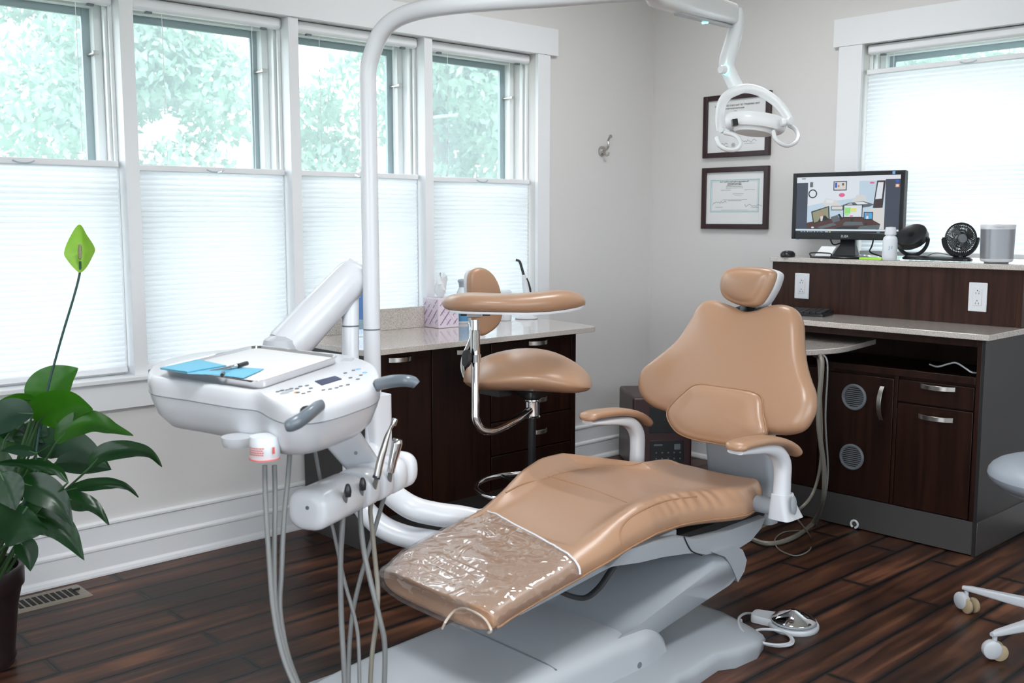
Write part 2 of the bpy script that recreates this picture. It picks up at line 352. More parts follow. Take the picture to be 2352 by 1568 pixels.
def window(i, lo, hi, axis, latch=True):
    """opening lo..hi along the wall, sash, stop beads, storm frame, glass, screen, latches"""
    z0, z1 = (ZS+.016, ZH) if axis == 'y' else (BZ0, BZ1)
    def W(a, d, z): return (-d, a, z) if axis == 'y' else (a, d, z)      # a along the wall, d depth outward
    r = thing('window_%d' % i, None, None, W((lo+hi)/2, .1, z0), kind='structure')
    def bx(mb, a0, d0, za, a1, d1, zb):
        p, q = W(a0, d0, za), W(a1, d1, zb); mb.box([min(x, y) for x, y in zip(p, q)], [max(x, y) for x, y in zip(p, q)])
    def ring(name, m, ins, wd, d0, d1, wt=None, bev=.002):
        wt = wt or wd; mb = MB(); A, B = lo+ins, hi-ins; Z0, Z1 = z0+ins, z1-ins
        bx(mb, A, d0, Z0, A+wd, d1, Z1); bx(mb, B-wd, d0, Z0, B, d1, Z1); bx(mb, A+wd, d0, Z1-wt, B-wd, d1, Z1); bx(mb, A+wd, d0, Z0, B-wd, d1, Z0+wt)
        return mb.build(name, m, r, bevel=bev)
    ring('stop_bead', 'sash', .0, .012, .050, .064)
    ring('stop_bead', 'sash', .0, .020, .072, .090)
    ring('sash_frame', 'sash', .0, .028, .150, .188, .036)
    ring('storm_frame', 'storm', .022, .032, .192, .208, .040)
    ring('storm_frame', 'storm', .026, .018, .208, .220, .034)
    mb = MB(); bx(mb, lo+.05, .198, z0+.05, hi-.05, .201, z1-.05); mb.build('pane', 'glass', r, smooth=False)
    mb = MB(); bx(mb, lo+.04, .221, z0+.04, hi-.04, .2215, z1-.04); mb.build('insect_screen', 'screen', r, smooth=False)
    zm = (z0+z1)/2; mb = MB(); bx(mb, lo+.026, .155, zm-.02, hi-.026, .185, zm+.02); mb.build('meeting_rail', 'sash', r, bevel=.002)
    if latch:
        for a in (lo+.034, hi-.034):
            mb = MB(); bx(mb, a-.006, .120, 1.845, a+.006, .196, 1.853); bx(mb, a-.012, .116, 1.843, a+.010, .128, 1.856); mb.build('latch', 'steel', r, bevel=.002)
    return r
for i, (a, b) in enumerate(WY): window(i+1, a, b, 'y')
window(5, BX0, BX1, 'x', False)

def blind(i, lo, hi, axis, ztop, zbot, label, group, headz, dep=.045):
    def W(a, d, z): return V((-d, a, z)) if axis == 'y' else V((a, d, z))
    r = thing('cellular_shade', label, 'window shade', W((lo+hi)/2, dep, zbot), group)
    def bx(a0, d0, za, a1, d1, zb, name, m, par, bev=.003):
        p, q = W(a0, d0, za), W(a1, d1, zb)
        return MB().box([min(x, y) for x, y in zip(p, q)], [max(x, y) for x, y in zip(p, q)]).build(name, m, par, bevel=bev)
    e = .008; lo += e; hi -= e
    hr = bx(lo, dep-.022, headz-.046, hi, dep+.018, headz-.002, 'head_rail', 'white', r, .012)
    for a in (lo+.07, hi-.07): bx(a-.012, dep-.010, headz-.054, a+.012, dep+.006, headz-.046, 'bracket', 'greyp', hr, .002)
    tr = bx(lo, dep-.016, ztop-.022, hi, dep+.010, ztop, 'top_rail', 'white', r)
    am = (lo+hi)/2
    mb = MB(); mb.tube(cr([W(am-.035, dep-.018, ztop-.010), W(am-.015, dep-.024, ztop-.018), W(am+.015, dep-.024, ztop-.018), W(am+.035, dep-.018, ztop-.010)], 5), .003, 8); mb.build('pull_tab', 'clear', tr)
    bx(lo, dep-.016, zbot, hi, dep+.010, zbot+.020, 'bottom_rail', 'white', r)
    mb = MB(); n = int((ztop-zbot-.042)/.0095); zz = [zbot+.020+k*(ztop-zbot-.042)/n for k in range(n+1)]
    mb.loft([[W(a, dep-.004+(.0045 if k % 2 else -.0045), z) for k, z in enumerate(zz)] for a in (lo+.003, hi-.003)], closed=False)
    mb.build('pleated_fabric', 'shade', r, smooth=False)
    for a in (lo+.12, hi-.12):
        mb = MB(); mb.tube([W(a, dep-.002, ztop), W(a, dep-.002, headz-.046)], .0012, 5); mb.build('lift_cord', 'white', r)
    return r
BL = ['leftmost white cellular shade, behind the flower of the peace lily', 'white cellular shade behind the dental tray table, second from the left edge',
      'white cellular shade crossed by the tall lamp pole', 'white cellular shade over the tissue box and bottles, nearest the room corner']
for i, (a, b) in enumerate(WY): blind(i, a, b, 'y', 1.469 if i == 0 else (1.459 if i < 3 else 1.453), .715, BL[i], 'pleated window shades', ZH)
blind(5, BX0, BX1, 'x', 1.932, 1.10, 'wide white cellular shade of the back window behind the monitor and fans', 'pleated window shades', BZ1, dep=.03)

# ================================================================== OUTSIDE
struct(MB().box((-40, -30, -.9), (30, 40, -.8)).build('terrain', 'grass', smooth=False))
def tree(loc, h, rad, label, seed, n=22000, lf=.055):
    rnd = random.Random(seed); r = thing('tree', label, 'tree', loc, 'trees outside the windows'); L = V(loc)
    mb = MB(); mb.tube(cr([L, L+V((.1, 0, h*.35)), L+V((0, .1, h*.9))], 5), [.22-.016*k for k in range(11)], 10); mb.build('trunk', 'bark', r)
    mb = MB(); blobs = [(L+V((rnd.uniform(-rad, rad), rnd.uniform(-rad, rad)*.8, h*rnd.uniform(.22, 1.))), rad*rnd.uniform(.28, .5)) for _ in range(26)]
    for _ in range(n):
        c, q = rnd.choice(blobs); d = V((rnd.gauss(0, 1), rnd.gauss(0, 1), rnd.gauss(0, 1))).normalized(); p = c+d*q*rnd.uniform(.75, 1.05)
        a = V((rnd.gauss(0, 1), rnd.gauss(0, 1), rnd.gauss(-.6, 1))).normalized(); b = a.cross(d+V((.01, 0, 0))).normalized(); s = lf*rnd.uniform(.6, 1.4)
        mb.add([p-a*s, p+b*s*.45, p+a*s, p-b*s*.45], [(0, 1, 2, 3)])
    mb.build('foliage', 'foliage', r, smooth=False)
tree((-6.2, -.4, -.8), 5.2, 1.15, 'pale green tree seen through the leftmost window', 1)
tree((-5.6, 2.9, -.8), 5.4, 1.2, 'leafy tree seen through the window right of the leftmost one', 2)
tree((-4.6, 5.6, -.8), 5.6, 1.2, 'bright green tree seen beside the lamp pole', 3)
tree((-2.8, 8.0, -.8), 5.6, 1.25, 'tree seen through the window nearest the room corner', 4)
# ================================================================== WALL THINGS
def diploma(z0, z1, label, lines, seals, sigs, border, grp='framed certificates on the back wall'):
    x0, x1 = .348, .745; r = thing('framed_certificate', label, 'picture frame', ((x0+x1)/2, -.012, z0), grp)
    mb = MB(); fw = .025
    for a, b, c, d in ((x0, z0, x0+fw, z1), (x1-fw, z0, x1, z1), (x0+fw, z0, x1-fw, z0+fw), (x0+fw, z1-fw, x1-fw, z1)): mb.box((a, -.024, b), (c, -.002, d))
    mb.build('frame', 'framewood', r, bevel=.002)
    MB().box((x0+fw-.002, -.012, z0+fw-.002), (x1-fw+.002, -.004, z1-fw+.002)).build('certificate_sheet', 'paper', r, smooth=False)
    X, Z = (-1, 0, 0), (0, 0, 1)                        # the writing runs right to left, as in the photo
    t = MB()
    rn = random.Random(int(z1*77))
    for s, sz, u, v_ in lines:
        if isinstance(s, str): text_mb(t, s, sz, (x0+(x1-x0)*u, -.0126, z0+(z1-z0)*v_), X, Z)
        else:                     # lines too small to read in the photo
            a = -s/2
            while a < s/2: w_ = rn.uniform(.0015, .005); xa = x0+(x1-x0)*u+a; zz = z0+(z1-z0)*v_; t.box((xa, -.0125, zz), (xa+w_, -.0120, zz+sz*.22)); a += w_+.0012
    for u, v_, q in seals:
        c = V((x0+(x1-x0)*u, -.0122, z0+(z1-z0)*v_)); t.tube([c+V((math.cos(a)*q, 0, math.sin(a)*q)) for a in [2*PI*k/20 for k in range(20)]], .0008, 5, closed=True)
        for k in range(5): t.tube([c+V((math.cos(k*1.26)*q*.2, 0, math.sin(k*1.26)*q*.2)), c+V((math.cos(k*1.26)*q*.75, 0, math.sin(k*1.26)*q*.75))], .0012, 5)
    t.build('printed_text', 'ink', r, smooth=False)
    t = MB(); rnd = random.Random(int(z0*100))
    for u, v_, wd in sigs:
        c = V((x0+(x1-x0)*u, -.0125, z0+(z1-z0)*v_)); t.tube(cr([c+V((wd*(k/13-.5), 0, rnd.uniform(-1, 1)*.008*(1.6 if k % 4 == 0 else .7))) for k in range(14)], 4), .0007, 4)
    t.build('signature', 'ink', r, smooth=False)
    if border:
        u0, v0, u1, v1 = border; t = MB(); a, b, c, d = x0+(x1-x0)*u0, z0+(z1-z0)*v0, x0+(x1-x0)*u1, z0+(z1-z0)*v1
        for e, q in ((0, .0052), (.009, .0016)):
            for A, B, C_, D in ((a+e, b+e, a+e+q, d-e), (c-e-q, b+e, c-e, d-e), (a+e, b+e, c-e, b+e+q), (a+e, d-e-q, c-e, d-e)): t.box((A, -.0124, B), (C_, -.0119, D))
        t.build('engraved_border', 'teal', r, smooth=False)
diploma(1.573, 1.883, 'upper framed certificate in a dark cherry frame, partly behind the operating light',
        [('THE UNIVERSITY OF THE STATE OF NEW YORK', .0125, .50, .81), ('EDUCATION DEPARTMENT', .009, .47, .765), (.07, .008, .5, .55), (.15, .010, .5, .47), (.12, .007, .5, .41),
         (.1, .007, .5, .37), (.06, .0052, .70, .20), (.05, .0052, .30, .17), (.03, .0055, .3, .12)], [(.48, .71, .009), (.46, .19, .010)], [(.70, .25, .085), (.30, .215, .06), (.3, .155, .065)], None)
diploma(1.213, 1.523, 'lower framed certificate with a pale teal border in a dark cherry frame',
        [('The University of the State of New York', .0105, .49, .755), ('Education Department', .0088, .49, .730), ('Office of the Professions', .0088, .49, .706), (.10, .0084, .49, .682), (.10, .0078, .49, .659),
         (.06, .0065, .72, .628), (.06, .0065, .36, .628), (.065, .0075, .55, .565), (.04, .006, .55, .545), (.15, .0062, .5, .470), (.075, .0078, .5, .455),
         (.04, .0055, .80, .345), (.045, .0055, .26, .352), (.16, .0048, .5, .305)], [], [(.27, .425, .085), (.78, .378, .10)], (.125, .27, .862, .80))
# coat hook on the window wall
c = on(0, .012, 1386, 347); r = thing('coat_hook', 'small brushed metal coat hook on the wall beside the corner', 'hook', c)
mb = MB(); mb.lathe([(0, -.012), (.026, -.012), (.026, -.006), (.016, -.002), (0, -.001)], c, (1, 0, 0), 24); mb.build('rosette', 'steel', r)
mb = MB(); mb.tube(cr([c+V((-.002, 0, .004)), c+V((.022, 0, .010)), c+V((.034, 0, .030)), c+V((.030, 0, .048)), c+V((.040, 0, .066)), c+V((.046, 0, .070))], 5), .0055, 10); mb.lathe([(0, -.009), (.008, -.005), (.009, 0), (.008, .005), (0, .009)], c+V((.048, 0, .072)), (1, 0, .3), 12); mb.build('upper_prong', 'steel', r)
mb = MB(); mb.tube(cr([c+V((-.002, 0, -.006)), c+V((.018, 0, -.022)), c+V((.034, 0, -.020)), c+V((.038, 0, -.006))], 5), .005, 10); mb.build('lower_prong', 'steel', r)
# ================================================================== FLOOR REGISTER
vr = thing('floor_register', 'taupe metal floor vent register along the baseboard beside the potted lily', 'vent', (.125, -3.32, 0))
y0, y1, x0, x1 = -3.52, -3.152, .052, .195
mb = MB()
mb.loft([roundpoly([(x0, y0, .0), (x1, y0, .0), (x1, y1, .0), (x0, y1, .0)], .008, 3), roundpoly([(x0+.006, y0+.006, .004), (x1-.006, y0+.006, .004), (x1-.006, y1-.006, .004), (x0+.006, y1-.006, .004)], .008, 3)])
mb.build('faceplate', 'ventmetal', vr)
for k in range(15):
    yy = y0+.042+k*.0198; MB().box((x0+.034, yy, .0042), (x1-.030, yy+.0135, .0050)).build('slot', 'dark', vr, smooth=False)
MB().box((x0+.060, y1-.040, .0052), (x0+.068, y1-.018, .010)).build('lever', 'rubber', vr)
# ================================================================== CEILING LIGHTS (above the frame)
for k, (cx, cy) in enumerate(((1.25, -1.25), (2.6, -3.6))):
    r = thing('ceiling_light', ['flat square ceiling light in the corner half of the room', 'flat square ceiling light near the camera'][k], 'ceiling light', (cx, cy, ZC-.02), 'ceiling lights')
    mb = MB()
    for a, b, c_, d in ((-.32, -.32, -.29, .32), (.29, -.32, .32, .32), (-.29, -.32, .29, -.29), (-.29, .29, .29, .32)): mb.box((cx+a, cy+b, ZC-.02), (cx+c_, cy+d, ZC-.001))
    mb.build('frame', 'white', r); M['diff%d' % k] = mat('lit diffuser', (.9, .9, .9), .6, emis=(.97, .98, 1.0), estr=CEIL_E*(.34, .82)[k])
    MB().box((cx-.29, cy-.29, ZC-.012), (cx+.29, cy+.29, ZC-.002)).build('diffuser', 'diff%d' % k, r, smooth=False)
# ================================================================== LEFT CABINET + COUNTER
CX, CY0, CY1, CZ = .49, -2.222, -1.105, .765
lc = thing('storage_cabinet', 'espresso wood cabinet under the windows with doors, four drawers and a stone top', 'cabinet', (.25, -1.66, 0))
mb = MB(); mb.box((.032, CY0, .13), (CX-.02, CY1, CZ)); mb.build('carcass', 'wood', lc, bevel=.001)
MB().box((.032, CY0-.001, .131), (CX-.012, CY0+.012, CZ-.001)).build('side_panel', 'sidelam', lc, bevel=.001)
MB().box((.032, CY0+.004, 0), (CX-.085, CY1-.01, .129)).build('toe_kick', 'kick', lc, bevel=.001)
MB().box((CX-.020, CY1-.028, .128), (CX, CY1, CZ)).build('end_stile', 'wood', lc, bevel=.001)
def bar_handle(par, p0, p1, out, wd=.009, bulge=.026, m='steel'):
    p0, p1, out = V(p0), V(p1), V(out); d = (p1-p0).normalized(); up = d.cross(out)
    pts = []; N = 14
    for k in range(N+1):
        t = k/N; pts.append(p0+(p1-p0)*t+out*bulge*(1-abs(2*t-1)**2.3)+out*.002)
    mb = MB(); mb.loft([[p+up*wd, p+up*wd+out*.004, p-up*wd+out*.004, p-up*wd] for p in pts]); return mb.build('handle', m, par, bevel=.0008)
def front(par, name, y0, y1, z0, z1, hz=None, hy=None, x=CX, m='wood'):
    o = MB().box((x-.020, y0, z0), (x, y1, z1)).build(name, m, par, bevel=.0015)
    if hz is not None: bar_handle(o, (x, hy-.055, hz), (x, hy+.055, hz), (1, 0, 0))
    return o
def hz(px, py): return on(0, CX, px, py)
h1, h2, h3 = hz(918, 824), hz(1072, 806), hz(1234, 786)
front(lc, 'door', -2.214, -1.925, .133, CZ-.006, h1.z, h1.y)
front(lc, 'door', -1.919, -1.615, .133, CZ-.006, h1.z, h2.y)
ze = [CZ-.006, .562, .425, .282, .133]
for k in range(4):
    front(lc, 'drawer', -1.609, CY1-.032, ze[k+1]+.003, ze[k]-.003, [h3.z, .494, .355, .215][k], h3.y)
ct = MB(); zt = .79
ct.prism(roundpoly([(.022, CY0-.045, zt-.022), (.55, CY0-.045, zt-.022), (.55, -1.022, zt-.022), (.022, -.93, zt-.022)], [.002, .012, .05, .002], 6), (0, 0, .022))
tag(ct.build('countertop', 'stone', bevel=.003, loc=(.28, -1.62, zt-.022)), 'beige speckled stone countertop on the cabinet under the windows', 'countertop')
tag(box('backsplash', 'stone', (.021, CY0-.045, zt+.0005), (.037, -1.60, zt+.092), bevel=.001), 'low speckled stone backsplash strip behind the tissue box', 'backsplash')
def cz(px, py, z=zt): return on(2, z+.001, px, py)
# tissue box
p = cz(1009, 754); a = math.radians(42); r = thing('tissue_box', 'lavender patterned tissue box with a tissue sticking out, on the counter', 'tissue box', (p.x, p.y, zt+.001))
def rotm(c, ang): return Matrix.Translation(V(c)) @ Matrix.Rotation(ang, 4, 'Z')
s = .112; Mx = rotm((p.x-.078, p.y+.006, zt+.001), math.radians(-2)); hb = .128
# box corner that faces the camera sits at p
mb = MB(); mb.box((-s/2+.02, -s/2+.05, 0), (s/2+.02, s/2+.05, hb), Mx); mb.build('carton', 'tissuebox', r, bevel=.001)
mb = MB(); rnd = random.Random(5)
for face in range(2):
    for i in range(-5, 6):
        for j in range(-1, 14):
            u, v_ = i*.018+(j % 2)*.009, j*.0105; dx = 1 if (i+j//2) % 2 else -1
            pts = [(u, v_), (u+dx*.014, v_+.014), (u+dx*.014-.0030, v_+.0185), (u-.0030, v_+.0045)]
            if all(-s/2+.003 < q[0] < s/2-.003 and .003 < q[1] < hb-.003 for q in pts) and rnd.random() < .8:
                if face == 0: P3 = [Mx @ V((q[0]+.02, -s/2+.05-.0003, q[1])) for q in pts]; nn = Mx.to_3x3() @ V((0, -1, 0))
                else: P3 = [Mx @ V((s/2+.02+.0003, q[0]+.05, q[1])) for q in pts]; nn = Mx.to_3x3() @ V((1, 0, 0))
                quadp(mb, P3, .0004, nn)
mb.build('printed_pattern', 'purple', r, smooth=False)
mb = MB(); c0 = Mx @ V((.02, .05, hb)); rings = []
for k in range(9):
    t = k/8; R = [.014, .020, .028, .030, .027, .026, .030, .026, .010][k]; rings.append([c0+V((math.cos(q)*R*(1+.35*math.sin(3*q+k))-.004+.012*t, math.sin(q)*R*.6*(1+.3*math.cos(4*q+k)), .098*t+(.014*math.sin(2*q+1) if k > 5 else 0))) for q in [2*PI*i/22 for i in range(22)]])
mb.loft(rings); mb.build('tissue', 'paper', r)
def bottle(name, label, cat, px, py, prof, m, parts=(), grp=None, z=zt):
    p = cz(px, py, z); r = thing(name, label, cat, p, grp)
    MB().lathe(prof, p, seg=28).build('body', m, r, angle=50)
    for nm, pr, mm in parts: MB().lathe(pr, p, seg=28).build(nm, mm, r, angle=50)
    return r, p
r, p = bottle('lotion_bottle', 'white bottle with a blue band and grey oval cap beside the tissue box', 'bottle', 1062, 742,
    [(0, 0), (.026, 0), (.029, .004), (.030, .10), (.029, .13), (.018, .158), (.013, .170), (0, .170)], 'bottle',
    [('label', [(.0302, .012), (.0305, .014), (.0310, .105), (.0303, .108)], 'bluelabel'), ('cap', [(0, .165), (.015, .165), (.016, .182), (.021, .192), (.017, .200), (0, .203)], 'bluegrey')])
bottle('spray_bottle', 'pale bottle with a slanted top behind the stool backrest', 'bottle', 1100, 741, [(0, 0), (.028, 0), (.030, .004), (.030, .15), (.016, .20), (0, .202)], 'bottle',
    [('spout', [(0, .199), (.014, .199), (.026, .225), (.020, .245), (0, .250)], 'bluegrey')])
bottle('wipes_canister', 'white round canister between the stool backrest and the black tipped light', 'canister', 1158, 735, [(0, 0), (.033, 0), (.035, .004), (.035, .115), (.033, .118), (0, .118)], 'plastic',
    [('lid', [(0, .117), (.036, .117), (.036, .136), (.030, .142), (0, .143)], 'bottle')])
# curing light on its charging base
p = cz(1209, 731); r = thing('curing_light', 'white cordless curing light with a bent black tip standing on a round base', 'curing light', p)
MB().lathe([(0, 0), (.053, 0), (.055, .003), (.052, .010), (.030, .018), (.018, .034), (0, .036)], p).build('charging_base', 'plastic', r)
mb = MB(); q = [p+V((0, 0, .03)), p+V((.004, .002, .10)), p+V((-.004, -.002, .16)), p+V((-.012, -.006, .208))]; mb.tube(cr(q, 5), [.017, .017, .017, .018, .018, .018, .018, .018, .017, .017, .016, .015, .013, .011, .010, .009], 14); mb.build('body', 'plastic', r)
mb = MB(); mb.tube(cr([p+V((.009, .004, .095)), p+V((.014, .009, .13)), p+V((.006, .006, .165)), p+V((-.004, 0, .19))], 5), .008, 10); mb.build('grip', 'rubber', r)
mb = MB(); mb.tube(cr([p+V((-.012, -.006, .205)), p+V((-.022, -.012, .245)), p+V((-.030, -.018, .272)), p+V((-.042, -.030, .279))], 5), [.0065]*10+[.006]*6, 10); mb.build('light_guide', 'black', r)
# brochure rack behind the posts
p = cz(838, 768); r = thing('brochure_rack', 'clear rack holding blue and white brochures, behind the lamp pole', 'brochure rack', (p.x, p.y, zt+.001))
R3 = rotm((p.x+.045, p.y-.02, zt+.001), math.radians(45))
MB().box((-.05, -.03, 0), (.05, .04, .006), R3).build('base', 'clear', r)
MB().box((-.05, -.034, 0), (.05, -.030, .07), R3).build('front_panel', 'clear', r)
for k in range(4):
    mb = MB(); mb.box((-.045, -.026+k*.016, .007), (.045, -.022+k*.016, .22), R3 @ Matrix.Rotation(math.radians(-4), 4, 'X')); mb.build('brochure', ['brochure', 'paper', 'bluecloth', 'paper'][k], r, smooth=False)
# ================================================================== BACK DESK
DX0, DX1, DY, DZ = .95, 2.06, -.578, .822
dk = thing('desk_cabinet', 'espresso wood desk cabinet along the back wall with two round vents', 'desk', ((DX0+DX1)/2, -.3, 0))
MB().box((DX0, DY+.02, .136), (DX1-.012, -.035, .655)).build('carcass', 'wood', dk, bevel=.001)
mb = MB(); mb.box((1.55, DY+.02, .795), (DX1-.02, -.035, DZ)); mb.box((DX0, DY+.02, .655), (DX0+.02, -.035, DZ)); mb.box((DX0, -.06, .655), (DX1-.02, -.035, DZ)); mb.box((1.20, DY, .795), (DX1-.031, DY+.02, DZ)); mb.build('apron', 'wood', dk, bevel=.001)
MB().box((DX1-.0135, DY, .001), (DX1, -.035, DZ)).build('side_panel', 'sidelam', dk, bevel=.001)
MB().box((DX0, DY+.004, .006), (DX1, DY+.016, .134)).build('kick_plate', 'kick', dk, bevel=.001)
MB().box((DX1-.002, DY+.004, .006), (DX1+.003, -.036, .134)).build('side_kick_plate', 'kick', dk, bevel=.001)
MB().box((DX1-.030, DY, .136), (DX1-.013, DY+.02, DZ-.001)).build('end_stile', 'wood', dk, bevel=.001)
MB().box((1.714, DY+.003, .136), (1.728, DY+.02, .655)).build('center_stile', 'wood', dk, bevel=.001)
MB().box((1.42, DY-.004, .655), (DX1-.030, DY+.012, .682)).build('shelf_edge', 'wood', dk, bevel=.001)
def ffront(name, x0, x1, z0, z1): return MB().box((x0, DY, z0), (x1, DY+.018, z1)).build(name, 'wood', dk, bevel=.0015)
ffront('door', .955, 1.385, .139, .652)
dr = ffront('door', 1.392, 1.712, .139, .640)
bar_handle(dr, (1.668, DY, .470), (1.668, DY, .606), (0, -1, 0))
d1 = ffront('drawer', 1.732, DX1-.034, .556, .642); bar_handle(d1, (1.822, DY, .628), (1.958, DY, .628), (0, -1, 0))
d2 = ffront('drawer', 1.732, DX1-.034, .139, .549); bar_handle(d2, (1.820, DY, .510), (1.955, DY, .510), (0, -1, 0))
for zc in (.5475, .300):
    c = V((1.548, DY-.001, zc)); mb = MB(); mb.tube([c+V((math.cos(q)*.048, -.003, math.sin(q)*.048)) for q in [2*PI*k/36 for k in range(36)]], .0065, 8, closed=True)
    g = mb.build('round_vent', 'greyp', dr)
    mb = MB()
    for k in range(-5, 6):
        zz = k*.0082; hw = math.sqrt(.046**2-zz*zz); mb.box((c.x-hw, DY-.006, zc+zz-.0022), (c.x+hw, DY-.001, zc+zz+.0022))
    mb.build('louvre', 'greyp', g, bevel=.0008)
    mb = MB(); mb.lathe([(0, 0), (.046, 0), (.046, .0008), (0, .0008)], c+V((0, .0002, 0)), (0, -1, 0)); mb.build('vent_backing', 'dark', g)
c = V((1.569, DY+.002, .021)); MB().tube([c+V((math.cos(q)*.015, 0, math.sin(q)*.015)) for q in [2*PI*k/24*.93+4.9 for k in range(24)]], .0045, 8).build('cable_grommet', 'white', dk)
# black cable inside the cubby
p = on(1, -.50, 2150, 830); mb = MB(); mb.tube(cr([V((1.78, -.42, .690)), V((1.83, -.46, .69)), V((1.88, -.48, .708)), V((1.92, -.50, .718)), V((1.97, -.53, .705)), V((2.0, -.545, .695)), V((2.01, -.50, .690))], 6), .0035, 8)
tag(mb.build('loose_cable', 'plastic2', loc=(1.9, -.5, .683)), 'thin grey cable lying inside the open cubby of the desk', 'cable')
mb = MB(); mb.box((1.735, -.50, .6565), (1.755, -.47, .668)); tag(mb.build('usb_plug', 'plastic', bevel=.002, loc=(1.745, -.485, .6565)), 'small white plug end lying inside the open cubby of the desk', 'plug')
mb = MB(); zt2 = .846
mb.prism(roundpoly([(DX0-.005, -.602, zt2-.022), (2.078, -.602, zt2-.022), (2.078, -.025, zt2-.022), (DX0-.005, -.025, zt2-.022)], .004, 3), (0, 0, .022))
tag(mb.build('desk_worktop', 'stone', bevel=.002, loc=(1.5, -.3, zt2-.022)), 'lower speckled stone worktop of the desk, with the keyboard on it', 'worktop')
rb = thing('raised_ledge', 'dark veneer riser panel standing on the desk worktop under the monitor', 'riser', (1.5, -.2, zt2))
MB().box((.945, -.268, zt2+.001), (2.040, -.250, 1.068)).build('front_panel', 'wood2', rb, bevel=.001)
MB().box((2.0405, -.268, zt2+.001), (2.062, -.030, 1.068)).build('end_panel', 'wood2', rb, bevel=.001)
MB().box((.945, -.249, zt2+.001), (.963, -.030, 1.068)).build('end_panel', 'wood2', rb, bevel=.001)
tag(box('ledge_top', 'stone', (.938, -.282, 1.069), (2.075, -.030, 1.090), bevel=.002), 'upper speckled stone shelf top carrying the monitor, fans and speaker', 'shelf top')
ZL = 1.0905
# swing-out keyboard tray
mb = MB(); mb.prism(roundpoly([(1.14, -.20, .738), (1.14, -.93, .738), (1.475, -.925, .738), (1.56, -.72, .738), (1.50, -.30, .738)], [.02, .04, .10, .14, .05], 7), (0, 0, .022))
r = thing('swing_tray', 'rounded stone pull-out shelf swung out from under the worktop', 'shelf', (1.35, -.56, .738))
mb.build('shelf', 'stone', r, bevel=.003)
MB().box((1.24, -.64, .716), (1.32, -.30, .7375)).build('slide_bracket', 'black', r, bevel=.002)
MB().box((1.46, -.78, .729), (1.50, -.74, .7375)).build('cable_clip', 'steel', r, bevel=.002)
# outlets
for k, (xa, xb) in enumerate(((1.066, 1.142), (1.855, 1.929))):
    zc, xc = (.963, .957)[k], (xa+xb)/2; y = -.2685
    r = thing('electrical_outlet', ['white outlet plate on the riser nearer the headrest of the dental chair', 'white outlet plate on the riser below the speaker'][k], 'outlet', (xc, y, zc-.057), 'outlets on the riser')
    MB().box((xc-.0365, y-.006, zc-.0575), (xc+.0365, y, zc+.0575)).build('cover_plate', 'plastic', r, bevel=.003)
    f = MB().box((xc-.017, y-.0085, zc-.0335), (xc+.017, y-.006, zc+.0335)).build('receptacle', 'plastic', r, bevel=.001)
    mb = MB()
    for dz in (.020, -.020):
        for dx in (-.006, .006): mb.box((xc+dx-.0009, y-.0090, zc+dz-.008), (xc+dx+.0009, y-.0084, zc+dz-.001))
        mb.lathe([(0, 0), (.0022, 0), (.0022, .0006), (0, .0006)], (xc, y-.0085, zc+dz+.006), (0, -1, 0), 12)
    mb.lathe([(0, 0), (.0014, 0), (.0014, .0006), (0, .0006)], (xc+.007, y-.0085, zc+.024), (0, -1, 0), 10)
    mb.build('slots', 'black', f, smooth=False)
# ------------------------------------------------------------------ monitor
mc = V((1.262, -.150, 0)); ma = math.radians(3.5); MM = Matrix.Translation(V((1.245, -.150, 0))) @ Matrix.Rotation(ma, 4, 'Z')
r = thing('computer_monitor', 'black flat monitor showing a photo of an office desk, on the upper shelf', 'monitor', (1.245, -.15, ZL))
mw, z0, z1 = .262, 1.172, 1.472
mb = MB()
for a, b, c_, d in ((-mw, z0, -mw+.019, z1), (mw-.019, z0, mw, z1), (-mw+.019, z0, mw-.019, z0+.030), (-mw+.019, z1-.019, mw-.019, z1)): mb.box((a, -.016, b), (c_, .004, d), MM)
mb.box((-mw+.002, .004, z0+.002), (mw-.002, .022, z1-.002), MM); mb.box((-.13, .022, z0+.05), (.13, .040, z1-.06), MM)
mb.build('housing', 'black', r, bevel=.0025)
SW, SZ0, SZ1 = mw-.019, z0+.030, z1-.019; SH = SZ1-SZ0
def smat(name, c): M[name] = mat(name, (.02, .02, .02), .3, emis=c, estr=SCR_E)
SC_ = {'scr_white': (.86, .92, 1.), 'scr_wall': (.62, .78, .92), 'scr_side': (.052, .066, .105), 'scr_wood': (.085, .032, .028), 'scr_black': (.012, .016, .02), 'scr_grey': (.12, .15, .17), 'scr_green': (.35, .9, .25), 'scr_yellow': (.9, .9, .25), 'scr_pink': (.85, .15, .35),
       'scr_skin': (.55, .28, .2), 'scr_door': (.05, .03, .035), 'scr_blue': (.1, .45, .85), 'scr_orange': (.95, .35, .12), 'scr_cream': (.80, .80, .78), 'scr_tan': (.35, .34, .22), 'scr_teal': (.1, .3, .38), 'scr_navy': (.03, .12, .6)}
for k, c in SC_.items(): smat(k, c)
def W2(u, v_, d=0.): return MM @ V((-SW+2*SW*u, -.0125-d, SZ1-SH*v_))
scr = MB().add([W2(0, 0), W2(1, 0), W2(1, 1), W2(0, 1)], [(0, 3, 2, 1)]).build('screen', 'scr_white', r, smooth=False)
pic = MB(); names = list(SC_)
def sp(col, pts, lay):
    pic.cur = names.index(col); pic.add([W2(u, v_, .0001*lay) for u, v_ in pts], [tuple(range(len(pts)))])
def sr(col, a, b, c, d, lay): sp(col, [(a, b), (c, b), (c, d), (a, d)], lay)
def se(col, u, v_, ru, rv, lay, n=20): sp(col, [(u+math.cos(2*PI*k/n)*ru, v_+math.sin(2*PI*k/n)*rv) for k in range(n)], lay)
sr('scr_side', 0, .10, .115, .93, 1); sr('scr_side', .865, .07, 1, .93, 1); sr('scr_wall', .115, .09, .865, .93, 1)
